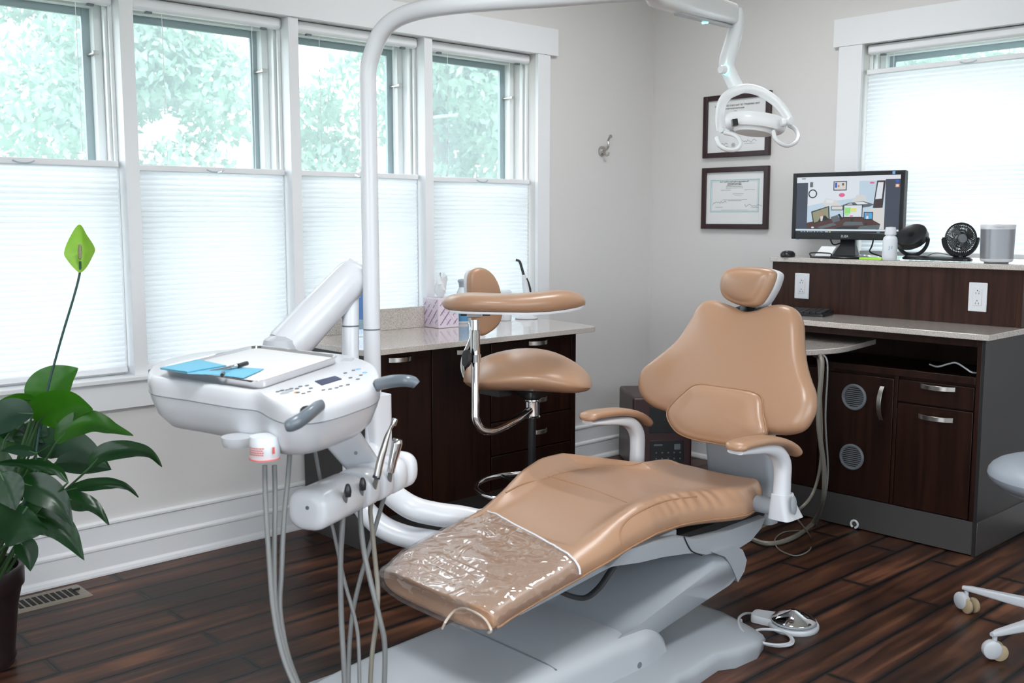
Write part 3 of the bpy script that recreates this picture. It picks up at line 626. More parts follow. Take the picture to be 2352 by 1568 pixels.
sp('scr_white', [(.115, .09), (.62, .09), (.62, .38), (.30, .45), (.115, .52)], 2); sr('scr_black', 0, .965, 1, 1, 2); sr('scr_teal', 0, .93, 1, .936, 2)
sr('scr_grey', .135, .09, .165, .18, 3); se('scr_black', .165, .30, .045, .08, 3); se('scr_white', .165, .30, .033, .06, 4)
sr('scr_black', .37, .085, .50, .25, 3); sr('scr_cream', .378, .098, .492, .235, 4); se('scr_skin', .42, .17, .010, .022, 5); se('scr_skin', .463, .155, .010, .022, 5); sr('scr_navy', .385, .11, .405, .20, 5); se('scr_black', .463, .135, .012, .012, 6)
sp('scr_cream', [(.26, .50), (.30, .38), (.40, .42), (.45, .50), (.45, .56)], 3); sp('scr_cream', [(.55, .46), (.60, .33), (.68, .34), (.70, .50)], 3); se('scr_pink', .455, .33, .03, .035, 4); sp('scr_white', [(.30, .40), (.38, .42), (.37, .47), (.30, .46)], 4)
sp('scr_grey', [(.40, .56), (.52, .47), (.66, .44), (.77, .50), (.72, .54), (.45, .60)], 4); sp('scr_white', [(.58, .46), (.66, .45), (.71, .49), (.61, .50)], 5); sp('scr_white', [(.51, .49), (.55, .48), (.57, .51), (.52, .51)], 5)
sp('scr_door', [(.755, .56), (.785, .09), (.865, .09), (.845, .56)], 3); sp('scr_white', [(.775, .41), (.795, .12), (.845, .12), (.835, .40)], 4); sp('scr_pink', [(.72, .11), (.76, .11), (.76, .14), (.72, .14)], 4)
sp('scr_cream', [(.72, .58), (.86, .55), (.865, .93), (.82, .93), (.74, .72)], 3); sp('scr_wood', [(.115, .93), (.115, .82), (.30, .76), (.55, .70), (.72, .73), (.83, .84), (.82, .93)], 4); sp('scr_grey', [(.62, .93), (.64, .88), (.83, .85), (.82, .93)], 5)
sp('scr_black', [(.155, .62), (.335, .52), (.345, .76), (.18, .84)], 6); sp('scr_tan', [(.168, .635), (.325, .54), (.333, .745), (.188, .82)], 7); sp('scr_black', [(.22, .82), (.26, .70), (.30, .69), (.33, .745)], 8); se('scr_skin', .262, .675, .016, .035, 9); sp('scr_cream', [(.25, .71), (.28, .70), (.27, .79), (.255, .79)], 9)
sr('scr_grey', .355, .52, .47, .60, 5); sr('scr_cream', .362, .53, .465, .585, 6); sp('scr_grey', [(.35, .72), (.42, .68), (.45, .78), (.38, .82)], 6); sp('scr_black', [(.42, .67), (.44, .66), (.475, .75), (.455, .77)], 7)
sr('scr_black', .475, .50, .66, .735, 7); sr('scr_white', .484, .515, .652, .715, 8); sr('scr_green', .49, .55, .545, .66, 9); sr('scr_yellow', .547, .56, .60, .63, 9); sr('scr_green', .49, .67, .53, .69, 9); sr('scr_pink', .54, .69, .57, .71, 9); sr('scr_black', .55, .735, .575, .80, 8)
sp('scr_grey', [(.48, .83), (.50, .80), (.66, .80), (.67, .86), (.48, .87)], 8); sp('scr_grey', [(.22, .90), (.38, .82), (.42, .86), (.26, .93)], 8); sp('scr_black', [(.40, .93), (.44, .89), (.60, .89), (.63, .93)], 9)
sr('scr_black', .672, .63, .76, .77, 8); sr('scr_blue', .68, .645, .752, .75, 9); se('scr_skin', .705, .675, .009, .022, 10); sp('scr_white', [(.695, .75), (.70, .70), (.715, .70), (.72, .75)], 10); se('scr_black', .697, .84, .014, .022, 8); se('scr_white', .175, .905, .015, .015, 9); se('scr_grey', .80, .90, .02, .04, 9)
se('scr_navy', .972, .11, .017, .027, 4); sr('scr_orange', .955, .155, .99, .21, 4); sr('scr_white', .962, .166, .983, .199, 5)
for k in range(14): sr(['scr_white', 'scr_teal', 'scr_cream', 'scr_blue'][k*7 % 4], .055+k*.017, .974, .063+k*.017, .990, 4)
sr('scr_white', .30, .978, .335, .988, 4); sr('scr_yellow', .345, .974, .356, .992, 4); sr('scr_teal', .80, .972, .83, .994, 4); sr('scr_grey', .05, .02, .09, .035, 3)
pic.build('displayed_picture', names, scr, smooth=False)
mb = MB(); text_mb(mb, 'ASUS', .0155, MM @ V((.0, -.0165, z0+.010)), -(MM.to_3x3() @ V((1, 0, 0))), (0, 0, 1), ex=.0003); mb.build('logo', 'plastic', r, smooth=False)
mb = MB(); mb.box((mw-.055, -.0172, z1-.0155), (mw-.043, -.0162, z1-.004), MM); mb.build('sticker', 'bluebtn', r); mb = MB(); mb.box((-mw+.022, -.012, z0-.003), (-mw+.034, -.004, z0), MM); mb.build('power_light', 'bluebtn', r)
mb = MB(); mb.loft([[MM @ V(p) for p in ring] for ring in ([(-.055, -.02, ZL+.010), (.055, -.02, ZL+.010), (.050, .035, ZL+.010), (-.050, .035, ZL+.010)], [(-.035, .012, 1.15), (.035, .012, 1.15), (.035, .035, 1.15), (-.035, .035, 1.15)], [(-.035, .02, 1.26), (.035, .02, 1.26), (.035, .035, 1.26), (-.035, .035, 1.26)])]); mb.build('neck', 'black', r, bevel=.003)
MB().lathe([(0, 0), (.095, 0), (.100, .003), (.096, .008), (.06, .012), (0, .013)], MM @ V((0, -.01, ZL)), sx=1.15, sy=.9, xdir=(1, 0, 0)).build('stand_base', 'black', r)
mb = MB(); mb.tube(cr([MM @ V(p) for p in ((-.10, .03, 1.20), (-.085, .045, 1.150), (-.05, .05, 1.155), (0, .045, 1.17))], 6), .0035, 8); mb.build('cable', 'black', r)
mb = MB(); mb.tube(cr([MM @ V(p) for p in ((.12, .03, 1.22), (.10, .05, 1.15), (.09, .05, 1.12), (.13, .04, 1.105), (.18, .02, 1.10), (.21, .03, 1.12))], 6), .0035, 8); mb.build('cable', 'black', r)
# card holder with cards
p = on(2, ZL, 1924, 589); r = thing('card_holder', 'black wire card holder with white cards in front of the monitor stand', 'card holder', (p.x, -.235, ZL)); c = V((p.x+.045, -.235, ZL))
MB().box((c.x-.055, c.y-.018, ZL), (c.x+.050, c.y+.018, ZL+.006)).build('base', 'black', r, bevel=.002)
mb = MB(); mb.tube(cr([c+V((-.050, -.014, .006)), c+V((-.050, -.018, .022)), c+V((.045, -.018, .022)), c+V((.045, -.014, .006))], 4), .003, 8); mb.build('rail', 'black', r)
for k in range(2):
    mb = MB(); mb.prism([c+V((-.038+k*.004, -.008+k*.003, .008)), c+V((.040, -.008+k*.003, .008)), c+V((.052, .020+k*.004, .052)), c+V((-.020, .020+k*.004, .052))], (0, .0012, 0)); mb.build('card', 'paper', r, smooth=False)
# computer mouse
p = on(2, ZL, 1812, 590); mb = MB(); mb.lathe([(0, .030), (.012, .0295), (.022, .026), (.029, .018), (.031, .008), (.029, .001), (0, 0)], p+V((0, -.01, 0)), sx=1.1, sy=1.5, xdir=(.9, .4, 0))
r = thing('computer_mouse', 'black computer mouse at the left end of the upper shelf', 'mouse', p); mb.build('shell', 'black', r)
MB().lathe([(0, -.003), (.005, -.003), (.005, .003), (0, .003)], p+V((.012, -.036, .024)), (1, .4, 0), 12).build('scroll_wheel', 'greyp', r)
tag(box('sticky_note_pad', 'note', (1.372, -.262, ZL), (1.475, -.205, ZL+.009), bevel=.001), 'lime green sticky note pad lying between the monitor and the bottle', 'note pad')
# bottle
p = on(2, ZL, 2046, 599); p.z = ZL; p.y = max(p.y, -.225); p.x += 0.0
p = dp(2046, 599, 4.2); p.z = ZL; p = V((1.502, -.245, ZL))
r = thing('plastic_bottle', 'frosted white plastic bottle with a screw cap in front of the monitor corner', 'bottle', p)
MB().lathe([(0, 0), (.027, 0), (.030, .004), (.031, .02), (.030, .085), (.027, .096), (.019, .104), (.018, .110), (0, .110)], p).build('body', 'bottle', r)
MB().lathe([(0, .107), (.0235, .107), (.024, .113), (.0225, .128), (.0215, .132), (.020, .140), (0, .142)], p).build('cap', 'plastic', r)
mb = MB(); text_mb(mb, 'J', .020, p+V((.012, -.0292, .048)), (.95, .3, 0), (0, 0, 1)); text_mb(mb, 'I', .020, p+V((.0215, -.0245, .048)), (.8, .6, 0), (0, 0, 1)); mb.build('printed_letters', 'bluelabel', r, smooth=False)
# twin fan
r = thing('twin_desk_fan', 'black twin-head desk fan on one long base, between bottle and speaker', 'fan', (1.66, -.19, ZL))
ca, cb = V((1.560, -.165, ZL)), V((1.775, -.185, ZL)); ax = (cb-ca).normalized(); ay = V((-ax.y, ax.x, 0))
mb = MB(); o0 = ca-ax*.035; o1 = cb+ax*.050
def slab(z, e): return roundpoly([o0-ay*(.032-e)+V((e, 0, z)), o1-ay*(.032-e)+V((-e, 0, z)), o1+ay*(.032-e)+V((-e, 0, z)), o0+ay*(.032-e)+V((e, 0, z))], .030-e, 6)
mb.loft([slab(.003, .004), slab(.006, 0), slab(.012, .0), slab(.020, .012)]); mb.build('base', 'black', r)
for k, (c, hd, tilt) in enumerate(((ca+V((.0, 0, .092)), (-CF*.50-CR*.50+CU*.66), 0), (cb+V((0, 0, .094)), V((.72, -.69, .05)), 0))):
    n = hd.normalized(); X = V((0, 0, 1)).cross(n).normalized(); Y = n.cross(X); R = .063
    yk = MB(); yk.tube([c+X*math.cos(q)*.071+V((0, 0, 1))*math.sin(q)*.071 for q in [PI+PI*i/20*1.0 for i in range(21)]], .0052, 8, flat=1.6); yk.tube([c-V((0, 0, .070)), V((c.x, c.y, ZL+.018))], .010, 10); yk.build('yoke', 'black', r)
    f = MB(); f.tube([c+X*math.cos(q)*R+Y*math.sin(q)*R for q in [2*PI*i/40 for i in range(40)]], .0035, 8, closed=True)
    if k == 0: f.lathe([(R+.001, -.005), (R+.004, -.005), (R+.003, .022), (R, .024), (R-.003, .022)], c-n*.0, n, 40)
    f.tube([c+X*(R-.002), c+X*.074], .006, 8); f.tube([c-X*(R-.002), c-X*.074], .006, 8)
    hdm = f.build('cage_ring', 'black', r)
    f = MB(); f.lathe([(0, .012), (.016, .012), (.019, .008), (.019, 0), (0, 0)], c+n*.010, n, 24); f.build('center_cap', 'greyp' if k else 'black', hdm)
    f = MB()
    for s_ in (1, -1):
        for i in range(44):
            a = 2*PI*i/44; pts = []
            for j in range(7):
                t = j/6; rr = .018+(R-.018)*t; aa = a+.45*t*t; bulge = .016*(1-t**3)
                pts.append(c+X*math.cos(aa)*rr+Y*math.sin(aa)*rr+n*s_*bulge)
            f.tube(pts, .0016, 5)
        f.tube([c+X*math.cos(q)*.050+Y*math.sin(q)*.050+n*s_*.008 for q in [2*PI*i/36 for i in range(36)]], .0012, 4, closed=True)
    f.build('wire_guard', 'black', hdm)
    for i in range(4):
        f = MB(); rings = []
        for j in range(6):
            t = j/5; rr = .014+.040*t; a0 = i*PI/2+.3+.35*t; hw = .20+.42*t
            rings.append([c+X*math.cos(a0+s_*hw)*rr+Y*math.sin(a0+s_*hw)*rr+n*(.006*s_) for s_ in (-1, -.33, .33, 1)])
        f.loft(rings, closed=False); f.build('blade', 'plastic2' if k else 'black', hdm, solid=.0015)
mb = MB(); mb.tube(cr([cb+V((-.02, .05, .012)), cb+V((-.08, .06, .026)), ca+V((.07, .07, .030)), ca+V((.03, .06, .012))], 6), .002, 6); mb.build('cord', 'greyp', r)
# speaker
p = V((1.925, -.195, ZL)); r = thing('wireless_speaker', 'silver and white rounded wireless speaker at the right end of the upper shelf', 'speaker', p)
def sq(z, a, rr): return roundpoly([p+V((-a, -a*.95, z)), p+V((a, -a*.95, z)), p+V((a, a*.95, z)), p+V((-a, a*.95, z))], rr, 8)
# turned so that its front looks into the room
def sqr(z, a, rr): return [p+Matrix.Rotation(math.radians(42), 3, 'Z') @ (q-p) for q in sq(z, a, rr)]
mb = MB(); mb.loft([sqr(.004, .046, .03), sqr(.006, .052, .034), sqr(.012, .0555, .036), sqr(.018, .056, .036)]); mb.build('bottom_plate', 'plastic', r)
mb = MB(); mb.loft([sqr(.018, .0555, .036), sqr(.134, .0575, .036)]); mb.build('grille', 'speaker', r)
mb = MB(); mb.loft([sqr(.134, .0580, .036), sqr(.151, .0585, .036), sqr(.153, .056, .034)]); mb.build('top_cap', 'plastic', r, angle=60)
mb = MB(); mb.loft([sqr(0, .040, .02), sqr(.005, .040, .02)]); mb.build('foot', 'greyp', r)
mb = MB(); nrm = V((math.sin(math.radians(42)), -math.cos(math.radians(42)), 0)); xd = V((-math.cos(math.radians(42)), -math.sin(math.radians(42)), 0)); text_mb(mb, 'SONOS', .0095, p+nrm*.0562+V((0, 0, .139))-xd*(-.012), xd, (0, 0, 1)); mb.build('logo', 'plastic2', r, smooth=False)
# keyboard
r = thing('keyboard', 'black computer keyboard on the lower worktop behind the chair backrest', 'keyboard', (1.10, -.40, zt2+.0005)); KM = Matrix.Translation(V((1.085, -.405, zt2+.001))) @ Matrix.Rotation(math.radians(12), 4, 'Z')
mb = MB(); mb.loft([[KM @ V(q) for q in roundpoly([(-.215, -.075, z), (.215, -.075, z), (.215, .075, z+h), (-.215, .075, z+h)], .02, 4)] for z, h in ((0, 0), (.010, .010))]); mb.build('case', 'black', r)
mb = MB()
for j in range(5):
    for i in range(15):
        x, y = -.200+i*.0270, -.060+j*.024; z = .0135+j*.0018; mb.box((x, y, z-.003), (x+.024, y+.021, z+.004), KM)
mb.build('keys', 'rubber', r, bevel=.001)
# cables from the desk to the chair
def cable(name, pts, rr, m, label, cat='cable', n=8, grp=None):
    mb = MB(); P_ = cr(pts, n); mb.tube(P_, rr, 8); return tag(mb.build(name, m, loc=P_[0]), label, cat, grp)
cable('umbilical_hose', [V((1.47, -.76, .728)), dp(1888, 830, 3.98), dp(1880, 960, 3.95), dp(1893, 1080, 3.95), dp(1890, 1150, 4.0), on(2, .012, 1868, 1200), on(2, .010, 1820, 1235), on(2, .010, 1760, 1248), on(2, .012, 1700, 1225)], .010, 'hose2', 'thick beige hose hanging from the desk and curling to the chair base', 'hose')
cable('thin_hose', [V((1.46, -.75, .728)), dp(1880, 830, 4.03), dp(1886, 960, 3.99), dp(1885, 1060, 4.0), dp(1868, 1130, 4.0), dp(1835, 1170, 3.95), on(2, .010, 1790, 1195), on(2, .008, 1720, 1218), on(2, .008, 1660, 1215)], .006, 'hose2', 'thinner beige tube hanging beside the thick hose from the desk', 'hose')
cable('hanging_wire', [V((1.48, -.77, .728)), dp(1900, 830, 3.93), dp(1896, 960, 3.9), dp(1902, 1080, 3.9), dp(1893, 1150, 3.95), on(2, .006, 1875, 1205)], .0035, 'hose', 'thin grey wire outermost beside the desk hoses', 'cable')
cable('looped_wire', [dp(1820, 1180, 3.2), dp(1838, 1200, 3.4), on(2, .004, 1862, 1235), on(2, .004, 1860, 1262), on(2, .004, 1828, 1276), on(2, .004, 1790, 1262), on(2, .004, 1780, 1240), on(2, .004, 1800, 1222), on(2, .004, 1840, 1218)], .0028, 'hose2', 'thin looping wire on the floor right of the chair armrest', 'cable')
# ------------------------------------------------------------------ heater
A, B = V((.085, -.345, .392)), V((.375, -.575, .392)); dv = (B-A).normalized(); fv = V((-dv.y, dv.x, 0)); Cc = B+fv*.30
r = thing('space_heater', 'dark cherry infrared heater box on the floor in the corner behind the armrest', 'heater', ((A+Cc)/2).to_2d().to_3d())
A0, B0, C0, D0 = [V((q.x, q.y, 0)) for q in (A, B, Cc, A+fv*.30)]
mb = MB(); mb.prism([q+V((0, 0, .022)) for q in (A0, B0, C0, D0)], (0, 0, .37)); mb.build('cabinet', 'heater', r, bevel=.012, seg=3)
def hq(u, w, d=.0): return B0+fv*.30*u+V((0, 0, w))+dv*d
mb = MB(); mb.prism([hq(.28, .215), hq(.94, .215), hq(.94, .345), hq(.28, .345)], dv*.004); mb.build('grille_opening', 'black', r, bevel=.001)
pn = MB(); pn.prism([hq(.30, .065), hq(.86, .065), hq(.86, .175), hq(.30, .175)], dv*.003); pn = pn.build('control_panel', 'black', r, bevel=.001)
mb = MB()
for i in range(5):
    for j in range(2): mb.lathe([(0, 0), (.004, 0), (.004, .001), (0, .001)], hq(.40+i*.10, .085+j*.03, .003), dv, 10)
mb.build('buttons', 'button', pn)
mb = MB(); mb.prism([hq(.70, .130), hq(.80, .130), hq(.80, .158), hq(.70, .158)], dv*.0036); mb.build('lit_readout', 'greyp', pn, smooth=False); mb = MB(); mb.prism([hq(.36, .150), hq(.50, .150), hq(.50, .158), hq(.36, .158)], dv*.0036); mb.build('maker_badge', 'greyp', pn, smooth=False)
for q in (A0+(Cc-A).normalized()*.05, B0+fv*.03-dv*.03, C0-fv*.03-dv*.03): MB().lathe([(0, 0), (.014, 0), (.014, .022), (0, .022)], V((q.x, q.y, .0))).build('wheel', 'rubber', r)
mb = MB(); rings = []; q0 = A.lerp(Cc, .42)
for k in range(4): rings.append([q0+V((math.cos(a)*.05*(1-.2*k)*(1+.2*math.sin(3*a)), math.sin(a)*.035*(1+.25*math.cos(4*a+k)), .002+.010*k+.006*math.sin(5*a))) for a in [2*PI*i/16 for i in range(16)]])
mb.loft(rings); tag(mb.build('crumpled_tissue', 'paper', loc=q0), 'white crumpled tissue lying on top of the heater', 'tissue')
q = on(2, .004, 1388, 1045); mb = MB(); mb.add([on(1, -.62, *w_) for w_ in ((1370, 1046), (1398, 1032), (1412, 1046), (1396, 1060))], [(0, 1, 2, 3)])
# ================================================================== DENTAL CHAIR
KX = 1.66
ch = thing('dental_chair', 'tan leather dental chair with its backrest raised, in the middle of the room', 'dental chair', (KX, -2.1, 0))
ZT = [(-2.98, .355), (-2.80, .378), (-2.55, .405), (-2.38, .432), (-2.22, .455), (-2.05, .452), (-1.90, .440), (-1.70, .440), (-1.60, .440)]   # top height of the cushion along y
def zc(y): return lerpl(ZT, y)
def drop(px, py, dz):               # photo point on the cushion surface lowered by dz
    z = .43
    for _ in range(25): p = on(2, z, px, py); z = .5*z+.5*(zc(p.y)+dz)
    return p
Lp = [drop(x, y, -.012) for x, y in ((880, 1300), (915, 1268), (985, 1228), (1040, 1200), (1092, 1175), (1140, 1140), (1180, 1105), (1215, 1075), (1262, 1054))]
Rp = [drop(x, y, -.040) for x, y in ((1125, 1447), (1190, 1405), (1270, 1357), (1352, 1308), (1400, 1280), (1450, 1246), (1500, 1218), (1560, 1194), (1640, 1180), (1720, 1168), (1762, 1146))]
def xat(P, y, ext):
    P = sorted(P, key=lambda p: p.y); L = [(p.y, p.x) for p in P]; return lerpl(L, y) if y < L[-1][0] else ext(y, L[-1][1])
def xl(y): return xat(Lp, y, lambda y, x: x+(KX-.265-x)*min(1, (y-max(p.y for p in Lp))/.12))
def xr(y): return xat(Rp, y, lambda y, x: x)
def bol(y): return lerpl([(-2.62, 0), (-2.45, .012), (-2.25, .036), (-2.0, .030), (-1.75, .018), (-1.6, .012)], y)
YT, YB = min(min(p.y for p in Lp), min(p.y for p in Rp)), -1.62
NU = 24
def cring(y, k=1., dx=0., dz=0.):
    a, b = xl(y), xr(y); c, h = (a+b)/2, (b-a)/2*k+dx; T = lerpl([(-3, .062), (-2.6, .066), (-2.2, .085), (-1.6, .095)], y)*(.35+.65*k)+2*dz; z = zc(y)-.5*(T-2*dz)
    out = []
    for i in range(2*NU):
        q = 2*PI*i/(2*NU); cc, ss = math.cos(q), math.sin(q); u = math.copysign(abs(cc)**.42, cc); w = math.copysign(abs(ss)**.62, ss)
        zz = z+w*T/2
        if w > 0: zz += bol(y)*(1.0 if u > 0 else 1.45)*w*math.exp(-((abs(u)-.82)/(.17 if u > 0 or abs(u) > .82 else .10))**2) - .010*w*math.exp(-(u/.5)**2)*(1 if y > -2.5 else .3)
        pk = math.exp(-((y+2.02)/.15)**2)*math.exp(-((u-.93)/.10)**2)*(1 if u > 0 else 0)+.6*math.exp(-((y+2.0)/.2)**2)*math.exp(-((u+.62)/.06)**2)
        zz += (.0042*math.sin((y+.05*abs(u))*2*PI/.043+3*noise.noise(V((y*9, 0, 0))))+.003*noise.noise(V((y*40, u*6, 0))))*pk*(1 if w > 0 else 0)
        out.append(V((c+u*h, y, zz)))
    return out
ys = [YT+.004]+[YT+.004+(YB-YT-.004)*i/44 for i in range(45)]
rings = []
for e, k in ((0, .90), (.004, .955), (.012, .985)): rings.append(cring(YT+e, k))
for i in range(1, 151): rings.append(cring(YT+.02+(YB-.03-YT-.02)*i/150))
for e, k in ((-.018, .985), (-.006, .94), (0, .86)): rings.append(cring(YB+e, k))
# the toe corners are rounded off: pull the first rings in at the sides
def rnd_end(rings, n, amt, yend, sgn):
    for j in range(n):
        f = (1-j/n)**2
        for p in rings[j]:
            c = (xl(p.y)+xr(p.y))/2; h = (xr(p.y)-xl(p.y))/2; u = (p.x-c)/h
            p.y += sgn*amt*f*abs(u)**3.2
rnd_end(rings, 10, .022, YT, 1); rnd_end(rings[::-1], 36, .085, YB, -1)
mb = MB(); mb.loft(rings); seat = mb.build('seat_cushion', 'leather', ch, sub=1)
from mathutils.bvhtree import BVHTree
seat_bvh = BVHTree.FromPolygons([tuple(p) for p in mb.v], mb.f)
def hit(px, py, up_=0.):
    p, n_, i_, d_ = seat_bvh.ray_cast(CAM, ray(px, py).normalized()); return (p+V((0, 0, up_))) if p is not None else None
for side in (0, 1):
    path = []
    for i in range(len(rings)):
        r_ = rings[i]; a = r_[0] if side == 0 else r_[NU]; path.append(a+V((.001*(1 if side == 0 else -1), 0, -.012)))
    mb = MB(); mb.tube(path[2:-3], .0032, 6); mb.build('piping', 'leatherseam', seat)
def on_seat(px, py, dz=.001):
    p = drop(px, py, 0)
    u = (p.x-(xl(p.y)+xr(p.y))/2)/((xr(p.y)-xl(p.y))/2); p.z = zc(p.y)+dz+bol(p.y)*math.exp(-((abs(u)-.80)/.17)**2)-.010*math.exp(-(u/.5)**2); return p
for pts in (((1250, 1092), (1300, 1106), (1370, 1128), (1440, 1155)), ((1162, 1131), (1200, 1112), (1250, 1100), (1300, 1085), (1370, 1074), (1450, 1068), (1480, 1058), (1486, 1047)), ((1427, 1256), (1424, 1222), (1440, 1195), (1475, 1172), (1530, 1150), (1600, 1140))):
    c2d = cr([V((x, y, 0)) for x, y in pts], 8); hh = [h for h in (hit(q.x, q.y, .0006) for q in c2d) if h is not None]
    mb = MB(); mb.tube(hh, .0024, 6); mb.build('seam', 'leatherseam', seat)
rng = random.Random(3)
# backrest
BO = V((KX, -1.665, .62)); BU = V((0, .367, .93)).normalized(); BN = V((1, 0, 0)).cross(BU).normalized()   # BN points to the sitter
if BN.y > 0: BN = -BN
def bp(px, py, d=0.): return onp(px, py, BO+BN*d, BN)
bk_px = [(1640, 690), (1612, 701), (1592, 735), (1560, 783), (1515, 822), (1480, 850), (1469, 882), (1476, 912), (1502, 935), (1538, 950), (1552, 985), (1590, 1005), (1640, 1016), (1690, 1026), (1730, 1010), (1765, 998), (1812, 998), (1850, 985), (1872, 945), (1874, 905), (1862, 870), (1851, 830), (1846, 780), (1844, 740), (1832, 713), (1806, 701), (1775, 703), (1745, 714), (1712, 716), (1680, 702)]
oc = cr([bp(x, y) for x, y in bk_px], 4, closed=True); bc = bp(1676, 860)
mb = MB(); mb.pillow(oc, bc, BN, .050, .042, .86, 8, .72); back = mb.build('backrest_cushion', 'leather', ch, sub=1)
mb = MB(); mb.pillow([bc+(p-bc)*.985-BN*.026+V((-.020, 0, .004)) for p in oc], bc-BN*.026, BN, .010, .030, .90, 3, 1.); mb.build('backrest_shell', 'plastic', ch)
lb = [(1603, 884), (1572, 905), (1535, 946), (1552, 988), (1590, 1008), (1640, 1018), (1690, 1025), (1732, 1010), (1762, 996), (1756, 950), (1754, 918), (1738, 903), (1700, 895), (1650, 888)]
lo_ = cr([bp(x, y, .040) for x, y in lb], 4, closed=True); lc_ = bp(1655, 955, .040)
mb = MB(); mb.pillow(lo_, lc_, BN, .034, .030, .84, 7, .6); mb.build('lumbar_cushion', 'leather', back, sub=1)
mb = MB(); mb.tube([p+BN*.008 for p in lo_], .0025, 6, closed=True); mb.build('lumbar_seam', 'leatherseam', back)
# headrest
HO = bp(1716, 660, .03); HN = (BN*.93+V((-.02, 0, -.10))+V((.0, -.1, -.12))).normalized()
hd = [(1690, 614), (1664, 626), (1656, 655), (1664, 682), (1690, 698), (1722, 705), (1748, 700), (1768, 672), (1780, 645), (1783, 625), (1765, 616), (1730, 613)]
ho = cr([onp(x, y, HO, HN) for x, y in hd], 4, closed=True); hc = onp(1716, 658, HO, HN)
mb = MB(); mb.pillow(ho, hc, HN, .040, .020, .78, 7, .55); hcu = mb.build('headrest_cushion', 'leather', ch, sub=1)
mb = MB(); mb.pillow([hc+(p-hc)*1.0-HN*.018 for p in ho], hc-HN*.018, HN, .012, .045, .84, 3, 1.); mb.build('headrest_shell', 'plastic', hcu)
mb = MB(); q0 = bp(1722, 690, -.045); mb.tube([q0+BU*.03, q0-BU*.14], .030, 12, flat=.35, up=(1, 0, 0)); mb.build('headrest_bar', 'black', ch)
# armrests
def armrest(x, pad, post, w, nm):
    P = [on(0, x, *q) for q in pad]
    rr = []
    path = cr(P, 5); n = len(path)
    for i in range(n):
        t = i/(n-1); rr.append(w*(min(1, .35+(t/.10)**.6*.65) if t < .10 else 1)*(min(1, .5+((1-t)/.08)*.5) if t > .92 else 1))
    mb = MB(); rings = []
    for i, p in enumerate(path):
        T = (path[min(i+1, n-1)]-path[max(i-1, 0)]).normalized(); N = V((1, 0, 0)).cross(T); N = N if N.z > 0 else -N
        rings.append([p+V((1, 0, 0))*math.copysign(abs(math.cos(a))**.7, math.cos(a))*rr[i]+N*math.copysign(abs(math.sin(a))**.8, math.sin(a))*.013*(rr[i]/w) for a in [2*PI*k/20 for k in range(20)]])
    mb.loft(rings); root = mb.build('armrest_pad', 'leather', ch)
    mb = MB(); rings = []
    S = cr([on(0, x, *q[:2]) for q in post], 5); W = [lerpl([(i/(len(post)-1), q[2]) for i, q in enumerate(post)], k/(len(S)-1)) for k in range(len(S))]; D = [lerpl([(i/(len(post)-1), q[3]) for i, q in enumerate(post)], k/(len(S)-1)) for k in range(len(S))]
    for i, p in enumerate(S):
        T = (S[min(i+1, len(S)-1)]-S[max(i-1, 0)]).normalized(); N = V((1, 0, 0)).cross(T)
        rings.append([p+V((1, 0, 0))*math.copysign(abs(math.cos(a))**.7, math.cos(a))*W[i]+N*math.copysign(abs(math.sin(a))**.7, math.sin(a))*D[i] for a in [2*PI*k/20 for k in range(20)]])
    mb.loft(rings); s = mb.build('armrest_support', 'plastic', root); return root
armrest(1.97, [(1682, 1030), (1700, 1021), (1728, 1014), (1760, 1010), (1790, 1014), (1812, 1026), (1824, 1044)],
        [(1688, 1038, .026, .006), (1715, 1034, .028, .010), (1750, 1030, .028, .014), (1780, 1036, .027, .020), (1796, 1062, .025, .024), (1797, 1100, .023, .024), (1795, 1140, .024, .025)], .036, 'r')
armrest(1.345, [(1341, 962), (1358, 953), (1385, 948), (1420, 945), (1452, 949), (1474, 960), (1487, 976)],
        [(1350, 970, .026, .006), (1380, 968, .028, .010), (1415, 966, .028, .014), (1445, 970, .027, .020), (1462, 994, .025, .024), (1464, 1030, .023, .024), (1462, 1070, .024, .025)], .036, 'l')
for x, px in ((1.97, ((1796, 1133), (1798, 1160), (1803, 1188))), (1.345, ((1462, 1065), (1462, 1090), (1462, 1120)))):
    P = [on(0, x, *q) for q in px]; s = 1 if x > KX else -1
    mb = MB(); mb.loft([roundpoly([p+V((a*sx, b*sx, 0)) for a, b in ((-.024, -.030), (.024, -.030), (.024, .034), (-.024, .034))], .015, 5) for p, sx in zip(P, (1., 1.2, 1.5))]); h = mb.build('armrest_pivot', 'plastic', ch, angle=60)
    mb = MB(); mb.tube([P[1]+V((-s*.09, 0, -.012)), P[1]+V((-s*.01, 0, -.012))], .026, 16); mb.build('pivot_axle', 'basegrey', ch)
mb = MB(); p = on(0, 2.008, 1822, 1160); mb.lathe([(0, 0), (.016, 0), (.018, .003), (.012, .006), (0, .006)], p, (1, .1, .1), 20, sx=1, sy=1.6); mb.build('release_button', 'basegrey', ch)
# back support column
mb = MB(); mb.loft([roundpoly([V((a, b, 0))+c for a, b in ((-.13, -.03), (.13, -.03), (.13, .03), (-.13, .03))], .02, 4) for c in (V((KX-.01, -1.50, .26)), V((KX-.01, -1.50, .40)), V((KX-.01, -1.52, .52)), V((KX-.01, -1.545, .66)))]); mb.build('back_support', 'basegrey', ch)
